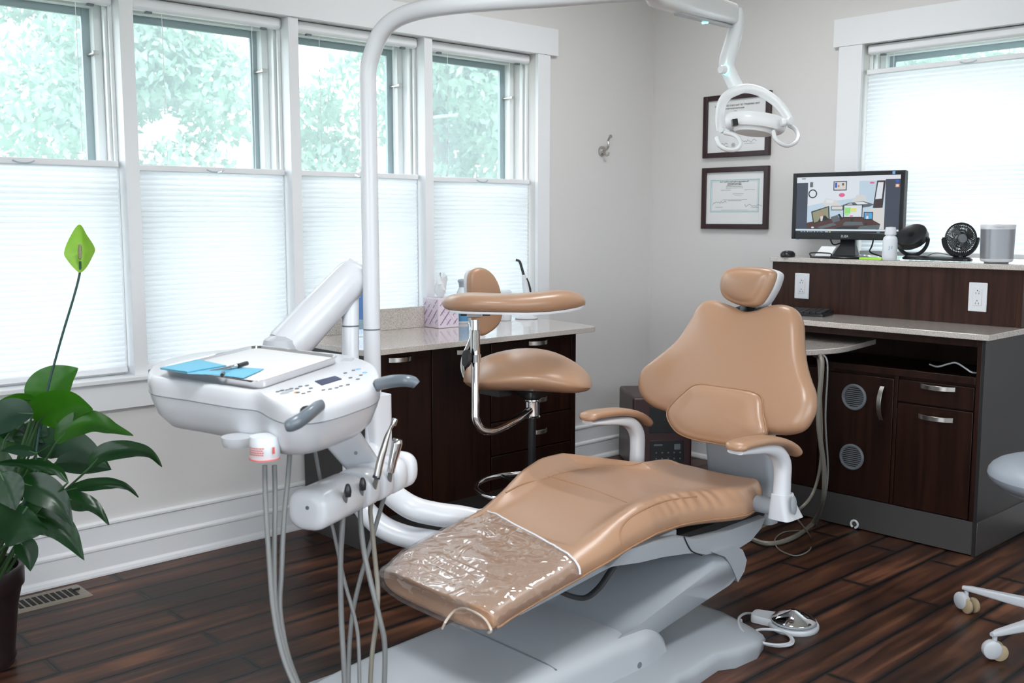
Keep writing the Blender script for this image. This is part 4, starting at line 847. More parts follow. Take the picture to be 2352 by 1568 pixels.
# seat pan and crescent side cover
mb = MB(); mb.loft([roundpoly([(1.44, y0_, z), (1.84, y0_, z), (1.84, y1_, z), (1.44, y1_, z)], .05, 5) for z, y0_, y1_ in ((.300, -2.02, -1.66), (.335, -2.20, -1.62), (.362, -2.30, -1.60))]); mb.build('seat_pan', 'dark', ch)
cres = [(1440, 1262), (1500, 1243), (1560, 1232), (1600, 1237), (1660, 1222), (1720, 1200), (1758, 1186), (1748, 1212), (1725, 1240), (1690, 1262), (1650, 1266), (1622, 1272), (1600, 1268), (1575, 1270), (1520, 1278), (1470, 1290), (1400, 1300)]
P = [on(0, 1.865, *q) for q in cres]; mb = MB(); mb.loft([[V((1.43, p.y, p.z)) for p in P], [V((1.855, p.y, p.z)) for p in P], [V((1.865, p.y, p.z-.002)) for p in P]]); mb.build('seat_side_cover', 'basegrey', ch, angle=30)
mb = MB(); P = cr([on(0, 1.867, *q) for q in ((1571, 1232), (1580, 1252), (1590, 1266), (1612, 1275))], 4); mb.tube(P, .002, 6); mb.build('cover_joint', 'dark', ch)
# leg rest rail
mb = MB(); mb.loft([[V((x, y, z)) for x, z in ((1.50, zc(y)-.095), (1.84, zc(y)-.095), (1.84, zc(y)-.070), (1.50, zc(y)-.070))] for y in (-2.72, -2.4, -2.1)]); mb.build('legrest_rail', 'basegrey', ch, bevel=.004)
mb = MB(); mb.tube(cr([on(0, 1.80, *q) for q in ((1275, 1352), (1310, 1368), (1345, 1372), (1375, 1350), (1400, 1315), (1420, 1285))], 6), .010, 10, flat=.7); mb.build('black_cable', 'rubber', ch)
# lift arm
AX0, AX1 = 1.49, 1.872
top = [on(0, AX1, *q) for q in ((1400, 1482), (1450, 1452), (1560, 1358), (1660, 1276), (1690, 1270), (1712, 1288))]
botm = [on(0, AX1, *q) for q in ((1690, 1337), (1640, 1372), (1530, 1452), (1470, 1500))]
poly = [(p.y, p.z) for p in top+botm]
def sec(x, s): 
    cy = sum(p[0] for p in poly)/len(poly); cz_ = sum(p[1] for p in poly)/len(poly); return roundpoly([V((x, cy+(a-cy)*(1-s*.25), cz_+(b-cz_)*(1-s))) for a, b in poly], .03, 4)
mb = MB(); mb.loft([sec(AX0, .30), sec(AX0+.012, .10), sec(AX0+.035, 0), sec(AX1-.040, 0), sec(AX1-.012, .08), sec(AX1, .24)]); mb.build('lift_arm', 'basegrey', ch, angle=60)
cap = [(1640, 1268), (1665, 1262), (1690, 1254), (1708, 1262), (1717, 1285), (1712, 1310), (1697, 1336), (1690, 1318), (1680, 1296), (1668, 1278)]
P = [on(0, AX1+.004, *q) for q in cap]; mb = MB(); mb.loft([[V((x, p.y+dy, p.z)) for p in P] for x, dy in ((AX0-.004, .0), (AX1-.004, .0), (AX1+.004, -.004))]); mb.build('lift_arm_cap', 'basegrey', ch, angle=30)
# base cover
prof = [(-3.25, .040), (-3.10, .105), (-2.9, .128), (-2.62, .142), (-2.40, .150), (-2.26, .146), (-2.20, .120), (-2.165, .070), (-2.16, .010)]
rings = []
for k in range(40):
    t = k/39; y = -3.25+(-2.16+3.25)*t; z = lerpl(prof, y); x0_, x1_ = lerpl([(-3.25, 1.50), (-3.05, 1.452), (-2.3, 1.452), (-2.16, 1.49)], y), lerpl([(-3.25, 1.84), (-3.05, 1.90), (-2.3, 1.90), (-2.16, 1.87)], y)
    rings.append(roundpoly([(x0_, y, .004), (x0_, y, z), (x1_, y, z), (x1_, y, .004)], [.002, .028, .045, .002], 6))
mb = MB(); mb.loft(rings); mb.build('base_cover', 'covergrey', ch, angle=50)
for yy in (-2.63,):
    mb = MB(); z = lerpl(prof, yy); mb.tube([V((1.478, yy, z-.001)), V((1.50, yy, z+.0005)), V((1.84, yy, z+.0005)), V((1.88, yy, z-.004))], .0022, 6); mb.build('cover_joint', 'greyp', ch)
mb = MB(); mb.lathe([(0, 0), (.009, 0), (.009, .002), (0, .002)], V((1.899, -2.33, .065)), (1, 0, 0), 14); mb.build('screw', 'greyp', ch)
fp = [(1.52, -1.86), (1.56, -1.80), (1.80, -1.80), (1.93, -1.835), (1.99, -1.86), (2.015, -1.93), (2.01, -2.03), (1.985, -2.08), (2.005, -2.23), (1.995, -2.27), (2.03, -2.36), (2.06, -2.60), (2.06, -3.1), (1.34, -3.1), (1.34, -2.5), (1.46, -2.3), (1.50, -2.0)]
def fpz(z, k): return [V((KX+(x-KX)*k, -2.45+(y+2.45)*k, z)) for x, y in fp]
mb = MB(); mb.loft([fpz(.0, .99), fpz(.030, 1.), fpz(.046, .985), fpz(.052, .95)]); mb.build('floor_plate', 'basegrey', ch, angle=50)
# ------------------------------------------------------------------ clear vinyl sleeve over the toe end
yE = -2.50; rs = []; star = on_seat(1052, 1305)
N2 = 110
def cov(y, i):
    a, b = xl(y), xr(y); c, h = (a+b)/2, (b-a)/2+.004; T = lerpl([(-3, .062), (-2.6, .066), (-2.2, .085)], y)+.008; z = zc(y)-.5*T+.004
    q = 2*PI*i/N2; cc, ss = math.cos(q), math.sin(q); u = math.copysign(abs(cc)**.42, cc); w = math.copysign(abs(ss)**.62, ss); return V((c+u*h, y, z+w*T/2)), u, w
rows = 60
for j in range(rows+1):
    t = j/rows; ring = []
    for i in range(N2):
        yend = yE-.10*0; y = YT-.004+(yE-YT)*t
        p, u, w = cov(min(y, yE), i)
        yy = y+.10*t*(-.5*u)      # the open edge runs askew
        p, u, w = cov(yy, i)
        f = (1-t)**1; p.y += .022*(max(0, 1-j/10))**2*abs(u)**3.2
        if w > -.2:
            d = p-star; d.z = 0; an = math.atan2(d.y, d.x); rr = d.length
            wr = .0075*math.sin(an*9+1.3*math.sin(an*3)+4*noise.noise(V((p.x*7, p.y*7, 1))))*math.exp(-(rr/.13)**2)*min(1, rr/.02)
            wr += .0040*noise.noise(V((p.x*26, p.y*26, 0)))+.0022*noise.noise(V((p.x*70, p.y*40, 5)))
            wr += .006*math.exp(-((p.x-(star.x+.5*(-(p.y-star.y))*.3))/.012)**2)*(1 if p.y < star.y else 0)*math.exp(-((p.y-star.y)/.15)**2)
            p.z += max(-.001, wr+.0025)*max(0, w)**.5
            p.x += .004*u*noise.noise(V((p.y*50, p.z*40, 2)))
        ring.append(p)
    rs.append(ring)
r0 = [V((star.x+(p.x-star.x)*.93, YT-.003+(p.y-rs[0][i].y), zc(YT)-.03+(p.z-zc(YT)+.03)*.75)) for i, p in enumerate(rs[0])]
sl = thing('chair_toe_cover', 'clear wrinkled vinyl sleeve pulled over the toe end of the dental chair', 'plastic cover', star)
mb = MB(); mb.loft([r0]+rs, cap1=False)
cor = drop(1070, 1440, -.03)
keep = [f for f in mb.f if not ((sum((mb.v[i] for i in f), V((0, 0, 0)))/len(f)-cor).length < .062)]
mb.f = keep; mb.mi = [0]*len(keep); film = mb.build('vinyl_film', 'film', sl, angle=80)
mb = MB(); mb.tube([p+V((0, 0, .001)) for p in rs[-1][:N2//2+1]], .003, 6); mb.build('welded_hem', 'hem', sl)
P = [drop(x, y, d) for x, y, d in ((1016, 1443, -.055), (1025, 1425, -.03), (1045, 1406, -.004), (1065, 1400, .004), (1095, 1412, .004), (1118, 1430, -.010), (1128, 1447, -.04), (1122, 1452, -.055))]
P = [P[0]]+[(hit(x, y, .004) or q) for (x, y), q in zip(((1026, 1424), (1044, 1406), (1066, 1400), (1094, 1411), (1116, 1428)), P[1:6])]+P[6:]
mb = MB(); mb.tube(cr(P, 5), .0032, 6); mb.build('elastic_band', 'elastic', sl)
# ================================================================== FOOT CONTROL
p = on(2, .0, 1822, 1440); r = thing('foot_pedal', 'round chrome dome foot control on a grey base, on the floor right of the chair', 'foot pedal', p)
mb = MB(); a = on(2, 0, 1750, 1425)-p
mb.loft([[p+V((math.cos(q)*.078*k, math.sin(q)*.078*k, z)) for q in [2*PI*i/40 for i in range(40)]] for z, k in ((0, .97), (.004, 1), (.012, 1), (.016, .97))]); mb.build('base', 'plastic2', r)
dn = a.normalized(); sd = V((-dn.y, dn.x, 0))
mb = MB(); mb.loft([roundpoly([p+dn*.05+sd*.038+V((0, 0, z)), p+a*1.0+dn*.03+sd*.032*k+V((0, 0, z)), p+a*1.0+dn*.03-sd*.032*k+V((0, 0, z)), p+dn*.05-sd*.038+V((0, 0, z))], .016, 4) for z, k in ((.001, 1), (.018, 1), (.024, .85))]); mb.build('housing', 'plastic2', r)
MB().lathe([(0, .016), (.064, .016), (.070, .021), (.070, .026), (.064, .026), (0, .026)], p).build('collar', 'basegrey', r)
MB().lathe([(.0, .058), (.010, .0575), (.045, .042), (.066, .030), (.068, .026), (.060, .024), (0, .024)], p, seg=40).build('dome', 'chrome', r)
pts = [(1752, 1412), (1715, 1408), (1697, 1420), (1702, 1445), (1730, 1468), (1775, 1480), (1812, 1477), (1815, 1462), (1790, 1448), (1750, 1445), (1725, 1452)]
mb = MB(); mb.tube(cr([on(2, z, *q) for q, z in zip(pts, (.012, .012, .045, .05, .04, .02, .012, .010, .010, .02, .03))], 6), .0042, 8); mb.tube(cr([on(2, z, q[0]+5, q[1]+3) for q, z in zip(pts[2:9], (.040, .045, .035, .014, .008, .006, .006))], 6), .0038, 8); mb.build('coiled_cable', 'plastic2', r)
# ================================================================== POSTS AND OPERATING LIGHT
PB = V((1.058, -2.60, 0)); PA = dp(805, 700, 3.13)
lp = thing('operating_light', 'white overhead dental light on a tall bent pole with a curved two-handled lamp head', 'operating light', (PB.x, PB.y, .33))
bend = [(853, 700), (853, 500), (852, 330), (850, 210), (852, 140), (866, 80), (895, 38), (935, 20)]
polep = [on(1, -2.60, *q) for q in bend]; xx = PB.x
polep = [V((xx, -2.60, .84))]+[V((xx, -2.60, p.z)) for p in polep[:5]]
e = V((.953, .302, 0)); zt_ = on(1, -2.60, 935, 16).z
polep = polep[:-1]+[V((xx, -2.6, zt_-.17)), V((xx, -2.6, zt_-.12))+e*.012, V((xx, -2.6, zt_-.045))+e*.055, V((xx, -2.6, zt_-.006))+e*.14, V((xx, -2.6, zt_+.004))+e*.30]
piv = dp(1487, -22, 2.72); dd = piv-polep[-1]
polep += [polep[-1]+dd*t for t in (.5, 1.)]
mb = MB(); mb.tube(cr(polep, 7), .0255, 20); mb.build('pole', 'plastic', lp)
MB().lathe([(.0262, 0), (.0262, .004)], V((xx, -2.6, on(1, -2.6, 853, 757).z)), seg=24).build('pole_joint', 'greyp', lp)
mb = MB(); mb.lathe([(0, -.01), (.034, -.01), (.036, -.004), (.036, .05), (0, .055)], piv, (0, 0, 1)); mb.build('elbow', 'plastic_lit', lp)
MB().lathe([(0, -.006), (.036, -.006), (.0375, 0), (.036, .004), (0, .004)], piv+V((0, 0, -.010)), (0, 0, 1)).build('elbow_ring', 'black', lp)
J = dp(1684, 34, 3.36); ad = (J-piv).normalized(); st = piv+ad*.03; up = V((0, 0, 1)); sx_ = ad.cross(up).normalized(); uz = sx_.cross(ad)
def rr(c, w, h, n=5): return roundpoly([c-sx_*w-uz*h, c+sx_*w-uz*h, c+sx_*w+uz*h, c-sx_*w+uz*h], min(w, h)*.7, n)
mb = MB(); mb.loft([rr(st, .022, .022), rr(st+ad*.04, .030, .036), rr(st.lerp(J, .4), .030, .038), rr(J-ad*.03, .027, .034), rr(J, .022, .026)]); la = mb.build('flex_arm', 'plastic_lit', lp)
mb = MB(); mb.loft([[c+sx_*a+uz*b for a, b in ((-.012, -.044), (.012, -.044), (.012, -.036), (-.012, -.036))] for c in (st+ad*.2, J-ad*.03)]); mb.build('arm_underside', 'plastic2', la, bevel=.002)
MB().tube([st.lerp(J, .62)-uz*.044-sx_*.012, st.lerp(J, .62)-uz*.044+sx_*.006], .005, 8).build('indicator_lamp', 'led', la)
D_ = 3.36
jp = [(1690, 22, .020), (1692, 45, .024), (1688, 75, .0255), (1680, 105, .0265), (1671, 135, .0262), (1670, 155, .026), (1680, 178, .025), (1693, 205, .025), (1697, 214, .022)]
mb = MB(); P = cr([dp(x, y, D_-.01) for x, y, q in jp], 4); mb.tube(P, [lerpl([(i/(len(jp)-1), q[2]) for i, q in enumerate(jp)], k/(len(P)-1)) for k in range(len(P))], 18); dr_ = mb.build('drop_arm', 'plastic_lit', lp)
for q in ((1686, 92), (1701, 197)): pass
kn = dp(1668, 160, D_-.03); kd = (CR*-.8-CF*.5-CU*.1).normalized(); MB().lathe([(0, 0), (.014, 0), (.014, .022), (.012, .026), (0, .026)], kn, kd, 20).build('switch_knob', 'plastic_lit', lp)
MB().lathe([(.0155, 0), (.0155, .005), (.012, .005)], kn+kd*.001, kd, 20).build('glow_ring', 'led', lp)
Dh = 3.32
ypx = [(1656, 300, .05), (1653, 272, .045), (1657, 242, .03), (1670, 220, .015), (1692, 208, .0), (1715, 203, -.0), (1745, 210, -.01), (1775, 228, -.03), (1798, 250, -.04), (1814, 276, -.05)]
P = cr([dp(x, y, Dh+q) for x, y, q in ypx], 5)
mb = MB(); rings = []
for i, p in enumerate(P):
    T = (P[min(i+1, len(P)-1)]-P[max(i-1, 0)]).normalized(); t = i/(len(P)-1); wv = (CR*.30-CF*.95).normalized(); wv = (wv-T*wv.dot(T)).normalized(); N = T.cross(wv)
    hw = .021-.006*abs(2*t-1); hh = .0128+.003*math.exp(-((t-.4)/.2)**2)
    rings.append([p+wv*math.copysign(abs(math.cos(a))**.8, math.cos(a))*hw+N*math.copysign(abs(math.sin(a))**.8, math.sin(a))*hh for a in [2*PI*k/16 for k in range(16)]])
mb.loft(rings); mb.build('yoke', 'plastic_lit', lp)
# lamp head
hc_ = dp(1735, 283, Dh); axh = V((.0, .0, 1.)) ; xh = (CR*.98+CU*-.12).normalized(); axh = (CU*.985+CF*.05-CR*-.10).normalized(); axh = (axh-xh*axh.dot(xh)).normalized()
prof = [(.070, -.024), (.088, -.024), (.096, -.016), (.100, 0), (.099, .014), (.096, .018), (.088, .018), (.070, .010), (.0, .004)]
mb = MB(); mb.lathe(prof, hc_, axh, 48, 1.0, .72, xdir=xh); hh_ = mb.build('lamp_head', 'plastic_lit', lp, angle=50)
MB().lathe([(0, -.010), (.089, -.010), (.090, -.020), (.0, -.020)], hc_, axh, 40, 1., .72, xdir=xh).build('reflector', 'basegrey', hh_)
MB().lathe([(0, -.020), (.062, -.020), (.064, -.028), (.058, -.034), (0, -.036)], hc_-xh*.004, axh, 40, 1., .72, xdir=xh).build('lens', 'plastic_lit', hh_)
mb = MB(); c = dp(1689, 280, Dh-.052); a_, b_ = CR*.0085+CU*.001, CU*.0105-CR*.0015; mb.prism([c-a_-b_, c+a_-b_, c+a_+b_, c-a_+b_], CF*.02); mb.build('sensor_window', 'black', hh_, bevel=.001)
for (x, y, D2, s_) in ((1814, 279, Dh-.07, 1.), (1659, 299, Dh+.03, .7)):
    c = dp(x, y, D2); MB().lathe([(0, -.008), (.013*s_, -.007), (.0145*s_, 0), (.013*s_, .010), (0, .012)], c, -CF+CR*(.5 if s_ == 1 else -.9), 24).build('yoke_pivot', 'plastic_lit', lp)
    MB().lathe([(0, 0), (.012*s_, 0), (.014*s_, .006), (.012*s_, .014), (0, .016)], dp(x-(20 if s_ == 1 else -6), y+2, D2), CR, 20).build('pivot_collar', 'plastic_lit', lp)
for hp in (((1812, 288, 0), (1826, 296, -.02), (1834, 312, -.04), (1828, 326, -.06), (1811, 334, -.07), (1794, 330, -.08), (1781, 318, -.08), (1776, 302, -.07)),
           ((1664, 305, .02), (1684, 309, 0), (1697, 318, -.03), (1700, 333, -.05), (1688, 344, -.06), (1668, 343, -.07), (1652, 333, -.07), (1646, 316, -.06))):
    P = cr([dp(x, y, Dh+q) for x, y, q in hp], 5); mb = MB(); mb.tube(P, .0095, 12, flat=.7, up=-CF); mb.build('handle_loop', 'plastic_lit', lp)
# ================================================================== DELIVERY UNIT
du = thing('dental_delivery_unit', 'white dental tray table with keypad, grey handles and hanging tubing, left of the chair', 'dental unit', (PA.x, PA.y, .33))
def tubep(name, m, pts, r_, par, n=6, seg=16, **k):
    mb = MB(); P = cr([dp(*q) if not isinstance(q, V) else q for q in pts], n); rr_ = r_ if not isinstance(r_, list) else [lerpl([(i/(len(r_)-1), v) for i, v in enumerate(r_)], j/(len(P)-1)) for j in range(len(P))]
    mb.tube(P, rr_, seg, **k); return mb.build(name, m, par)
tubep('post', 'plastic', [(805, 655, 3.13), (805, 900, 3.13), (806, 1060, 3.13), (812, 1120, 3.13), (838, 1170, 3.12), (880, 1210, 3.10), (935, 1232, 3.09), (1000, 1243, 3.07), (1130, 1262, 3.05), (1240, 1275, 3.04)], [.026, .026, .026, .030, .034, .034, .034, .034, .034], du, 7, 20)
MB().lathe([(.0270, 0), (.0270, .004)], dp(805, 749, 3.13), seg=24).build('post_joint', 'greyp', du)
tubep('lamp_post_sleeve', 'plastic', [V((xx, -2.6, .90)), V((xx, -2.6, .60)), (857, 1040, 3.12), (868, 1085, 3.10), (897, 1130, 3.08), (945, 1165, 3.04), (1000, 1180, 3.06), (1070, 1190, 3.08), (1180, 1214, 3.10), (1260, 1232, 3.12)], [.0258, .0258, .030, .036, .036, .036, .036, .035, .034], du, 7, 20)
mb = MB(); c = V((xx+.012, -2.59, 0)); mb.loft([roundpoly([c+V((-.034, -.034, z)), c+V((.034, -.034, z)), c+V((.034, .034, z)), c+V((-.034, .034, z))], .02, 4) for z in (.42, .70, .735)]); mb.build('post_housing', 'plastic', du)
# balanced arm: big tube from the post top down to the head
a0, a1 = dp(806, 640, 3.13), dp(662, 793, 3.03); ax_ = (a1-a0).normalized()
mb = MB(); sd_ = ax_.cross(V((0, 0, 1))).normalized(); un = sd_.cross(ax_)
def arc(c, r1, t): return [c+(sd_*math.cos(q)+un*math.sin(q))*r1 for q in [2*PI*k/28 for k in range(28)]]
n_ = 14; rings = [arc(a0-ax_*.055*math.sin(i/6*PI/2), .056*max(.02, math.cos(i/6*PI/2)), 0) for i in range(6, 0, -1)]+[arc(a0, .056, 0), arc(a1, .063, 0), arc(a1+ax_*.012, .060, 0)]
mb.loft(rings); fa = mb.build('balanced_arm', 'plastic', du, angle=50)
mb = MB(); mb.loft([[c+sd_*a+un*b for a, b in ((.030, -.066), (.060, -.060), (.060, -.028), (.030, -.028))] for c in (a0+ax_*.02, a1+ax_*.03)]); mb.build('arm_underside', 'plastic2', fa, bevel=.006)
MB().lathe([(0, -.16), (.050, -.16), (.053, -.03), (.053, .02), (.046, .042), (.03, .052), (0, .055)], dp(644, 812, 3.0), V((0, 0, 1)), 28).build('arm_knuckle', 'plastic2', du)
MB().lathe([(0, 0), (.030, 0), (.031, .1), (0, .12)], dp(805, 668, 3.13)-V((0, 0, .02)), V((0, 0, 1)), 24).build('post_head', 'plastic', du)
# head
ZU = .905
top_px = [(341, 850), (356, 832), (400, 818), (450, 808), (520, 800), (600, 797), (700, 803), (790, 812), (835, 824), (862, 838), (872, 862), (862, 882), (820, 898), (775, 912), (730, 922), (690, 925), (650, 923), (618, 912), (590, 898), (545, 893), (490, 885), (430, 876), (370, 868), (345, 862)]
TP = cr([on(2, ZU, *q) for q in top_px], 3, closed=True); tc = on(2, ZU, 610, 860)
def hr_(k, dz, ctr=None): c = ctr or tc; return [V((c.x+(p.x-c.x)*k, c.y+(p.y-c.y)*k, ZU+dz)) for p in TP]
c2 = on(2, ZU, 615, 862)
mb = MB(); mb.loft([hr_(.76, -.122, c2), hr_(.83, -.119, c2), hr_(.93, -.094, c2), hr_(.98, -.062), hr_(.995, -.047), hr_(1.0, -.044)]); lowb = mb.build('head_lower_shell', 'plastic', du, angle=60)
mb = MB(); mb.loft([hr_(1.0, -.0425), hr_(1.008, -.025), hr_(1.004, -.010), hr_(.985, -.002), hr_(.96, 0), hr_(.5, 0), hr_(.02, 0)]); head = mb.build('head_upper_shell', 'plastic', du, angle=60)
mb = MB(); mb.tube(hr_(1.0, -.0433), .0012, 5, closed=True); mb.build('shell_joint', 'greyp', head)
def hp_(x, y, dz=.0): return on(2, ZU+dz, x, y)
lcd = [(723, 876), (770, 864), (785, 871), (739, 885)]
mb = MB(); quadp(mb, [hp_(*q) for q in lcd], .0015, (0, 0, 1)); mb.build('display', 'lcd', head, smooth=False)
ud, vd = (hp_(770, 864)-hp_(723, 876)).normalized(), None; vd = V((-ud.y, ud.x, 0))
def btns(name, m, L, a=.0075, b=.0055):
    mb = MB()
    for x, y in L:
        c = hp_(x, y); mb.loft([[c+ud*math.cos(q)*a*k+vd*math.sin(q)*b*k+V((0, 0, z)) for q in [2*PI*i/14 for i in range(14)]] for z, k in ((0, 1), (.0016, 1), (.0022, .8))])
    return mb.build(name, m, head)
btns('buttons', 'button', [(638, 900), (648, 897), (660, 896), (669, 893), (690, 888), (705, 886), (714, 892), (710, 900), (697, 904), (684, 902), (682, 893), (743, 896), (758, 894), (773, 891), (783, 887), (799, 884), (793, 857), (812, 851), (805, 868), (822, 871), (829, 862)], .0062, .0036)
btns('blue_buttons', 'bluebtn', [(823, 848), (838, 856)]); btns('orange_button', 'orange', [(680, 902)], .006, .004)
btns('large_button', 'basegrey', [(654, 903), (663, 899)], .014, .007)
mb = MB(); quadp(mb, [hp_(*q) for q in ((807, 830), (816, 823), (790, 822), (782, 829))], .0006, (0, 0, 1)); mb.build('grey_strip', 'plastic2', head)
# handles
def handle(pts, rr_, root_pts):
    h = tubep('grip_handle', 'handle', pts, rr_, du, 6, 16, flat=.72, up=(0, 0, 1)); tubep('handle_stem', 'rubber', root_pts, .012, h, 4, 12); return h
handle([(866, 884, 2.28), (882, 879, 2.24), (905, 875, 2.20), (930, 874, 2.18), (948, 877, 2.18), (957, 884, 2.18)], [.014, .014, .0135, .0130, .0125, .010], [(858, 893, 2.32), (870, 884, 2.27)])
handle([(738, 930, 2.06), (728, 936, 2.04), (710, 950, 2.0), (688, 966, 1.97), (668, 976, 1.96), (657, 979, 1.96)], [.012, .014, .0145, .0145, .0135, .010], [(722, 940, 2.10), (702, 945, 2.03)])
# under the head
cc = dp(608, 1018, 2.10); mb = MB(); MB().lathe([(0, .016), (.030, .016), (.031, .002), (.0305, -.028), (.027, -.033), (0, -.034)], cc).build('waste_cup', 'bottle', du)
c_ = dp(608, 1048, 2.10); mb = MB(); mb.lathe([(.0308, 0), (.0312, 0), (.0312, .0018), (.0308, .0018)], c_+V((0, 0, -.004)), seg=30)
fw = -CF.copy(); fw.z = 0; fw.normalize(); sw = V((-fw.y, fw.x, 0))*1
def arcq(a, b, z0_, z1_):
    for i in range(6):
        A_, B_ = a+(b-a)*i/6, a+(b-a)*(i+1)/6
        P3 = [c_+(fw*math.cos(q)+sw*math.sin(q))*.0313+V((0, 0, z)) for q, z in ((A_, z0_), (B_, z0_), (B_, z1_), (A_, z1_))]; mb.add(P3, [(0, 1, 2, 3)])
rl = random.Random(2)
for row in range(4):
    q = -1.0
    while q < .1: w_ = rl.uniform(.05, .14); arcq(q, q+w_, .008+row*.0045, .0105+row*.0045); q += w_+.03
arcq(.75, .95, .010, .024)
mb.build('printed_label', 'red', du, smooth=False)
MB().lathe([(0, .012), (.036, .012), (.036, .002), (.033, -.008), (0, -.010)], dp(548, 1014, 2.20)).build('mounting_boss', 'plastic2', du)
# bracket down to the holder
b0, b1 = dp(770, 985, 2.42), dp(868, 1110, 2.62); bd = (b1-b0).normalized(); bs = bd.cross(CF).normalized()
mb = MB(); mb.loft([roundpoly([c-bs*w-CF*.02, c+bs*w-CF*.02, c+bs*w+CF*.02, c-bs*w+CF*.02], .012, 4) for c, w in ((b0-bd*.06, .048), (b0, .044), (b1, .036))]); br = mb.build('holder_bracket', 'plastic', du, angle=60)
MB().lathe([(0, 0), (.0045, 0), (.0045, .001), (0, .001)], dp(820, 1038, 2.46)-CF*.021*.9, -CF, 14).build('screw', 'greyp', br)
h0, h1 = dp(728, 1160, 2.30), dp(893, 1085, 2.62); hdv = (h1-h0).normalized(); hu = (V((0, 0, 1))-hdv*hdv.z).normalized(); hs = hdv.cross(hu)   # hs: to the camera side
if hs.dot(CF) > 0: hs = -hs
def hring(c, a, b, sh=0.): return [c+hs*(math.copysign(abs(math.cos(q))**.75, math.cos(q))*a+sh)+hu*math.copysign(abs(math.sin(q))**.75, math.sin(q))*b for q in [2*PI*k/28 for k in range(28)]]
Lh = (h1-h0).length
mb = MB(); mb.loft([hring(h0-hdv*.02, .026, .028, -.012), hring(h0+hdv*Lh*1.16, .026, .028, -.012)]); hb_ = mb.build('instrument_holder', 'plastic', du, angle=60)
def segm(ta, tb, e0, e1):
    A_, B_ = h0+hdv*Lh*ta, h0+hdv*Lh*tb; k0, k1 = (.052, .051), (.052, .051); q = lambda c, k: hring(c, .050*k, .047*k, .004)
    mb = MB(); mb.loft([q(A_-hdv*e0*1.0, .55), q(A_-hdv*e0*.85, .80), q(A_-hdv*e0*.5, .94), q(A_, 1.0), q(B_, 1.0), q(B_+hdv*e1*.5, .94), q(B_+hdv*e1*.85, .80), q(B_+hdv*e1, .55)]); mb.build('holder_cradle', 'plastic', hb_, angle=60)
cuts = [-.10, .40, .63, .84, 1.05, 1.20]
for k in range(5): segm(cuts[k]+(.05 if k else 0), cuts[k+1]-.05, .022 if k == 0 else .010, .022 if k == 4 else .010)
MB().lathe([(0, 0), (.0045, 0), (.0045, .001), (0, .001)], dp(706, 1166, 2.20), -hdv, 14).build('screw', 'greyp', hb_)
# tubing
H = [((608, 1068, 2.10), (610, 1150, 2.10), (618, 1280, 2.08), (628, 1400, 2.05), (648, 1500, 2.02), (680, 1580, 2.0), (720, 1640, 1.98)), ((630, 1068, 2.12), (632, 1150, 2.12), (630, 1280, 2.10), (634, 1400, 2.07), (655, 1500, 2.04), (688, 1580, 2.02), (726, 1640, 2.0)), ((667, 1005, 2.12), (663, 1080, 2.13), (652, 1200, 2.12), (646, 1320, 2.10), (643, 1400, 2.08), (660, 1500, 2.05), (694, 1590, 2.03), (730, 1650, 2.0))]
for h_ in H: tubep('tubing', 'hose', list(h_), .0052, du, 7, 10)
tubep('tubing', 'hose', [(708, 985, 2.35), (722, 1030, 2.4), (738, 1110, 2.45), (765, 1215, 2.45), (790, 1330, 2.42), (815, 1420, 2.38), (824, 1490, 2.36), (826, 1640, 2.34)], .0045, du, 7, 10)
for h_ in (((796, 1128, 2.28), (790, 1165, 2.33), (785, 1230, 2.33), (782, 1300, 2.33), (784, 1420, 2.33), (790, 1530, 2.32), (795, 1640, 2.32)), ((832, 1112, 2.36), (828, 1150, 2.40), (828, 1190, 2.40), (835, 1260, 2.39), (850, 1330, 2.36), (872, 1420, 2.35), (884, 1490, 2.35), (880, 1640, 2.35))):
    tubep('tubing', 'hose', list(h_), .0062, du, 7, 10)
for x, y, D2 in ((799, 1128, 2.262), (833, 1113, 2.335)):
    c = dp(x, y, D2); MB().lathe([(0, -.012), (.007, -.012), (.0085, 0), (.0065, .010), (.004, .016), (0, .018)], c, V((0, 0, 1)), 14).build('hose_coupling', 'black', du)
# handpieces
def instrument(name, label, cat, pts, rr_, m, hose, extra=None):
    r = thing(name, label, cat, dp(*pts[-1])); tubep('body', m, pts, rr_, r, 5, 16)
    tubep('hose', 'hose2' if m == 'steel' else 'hose', hose, .0058, r, 7, 10)
    if extra: extra(r)
    return r
def ex1(r):
    c = dp(905, 969, 2.40); MB().lathe([(0, -.008), (.0065, -.008), (.0075, 0), (.0065, .008), (0, .009)], c, CU-CR*-.3, 14).build('head', 'chrome', r); tubep('blue_ring', 'navy', [(866, 1092, 2.40), (864, 1098, 2.40)], .0095, r, 2, 14)
instrument('dental_handpiece', 'slim steel handpiece with a small angled head, resting in the holder', 'handpiece', [(903, 972, 2.40), (896, 985, 2.40), (889, 1003, 2.40), (880, 1035, 2.40), (872, 1065, 2.40), (866, 1095, 2.40)], [.005, .004, .0065, .0085, .0090, .0092], 'steel',
    [(865, 1097, 2.40), (858, 1130, 2.46), (851, 1165, 2.47), (853, 1200, 2.46), (862, 1290, 2.43), (868, 1360, 2.41), (864, 1430, 2.40), (854, 1510, 2.39), (848, 1640, 2.38)], ex1)
instrument('air_water_syringe', 'thick chrome handpiece with a rounded end, next to the slim one in the holder', 'handpiece', [(914, 1008, 2.47), (912, 1016, 2.47), (908, 1035, 2.47), (902, 1060, 2.47), (897, 1085, 2.47)], [.011, .0135, .0125, .0105, .009], 'chrome',
    [(897, 1085, 2.47), (893, 1110, 2.53), (883, 1140, 2.56), (868, 1190, 2.56), (848, 1260, 2.55), (826, 1335, 2.54), (808, 1420, 2.53), (801, 1520, 2.52), (800, 1640, 2.50)])
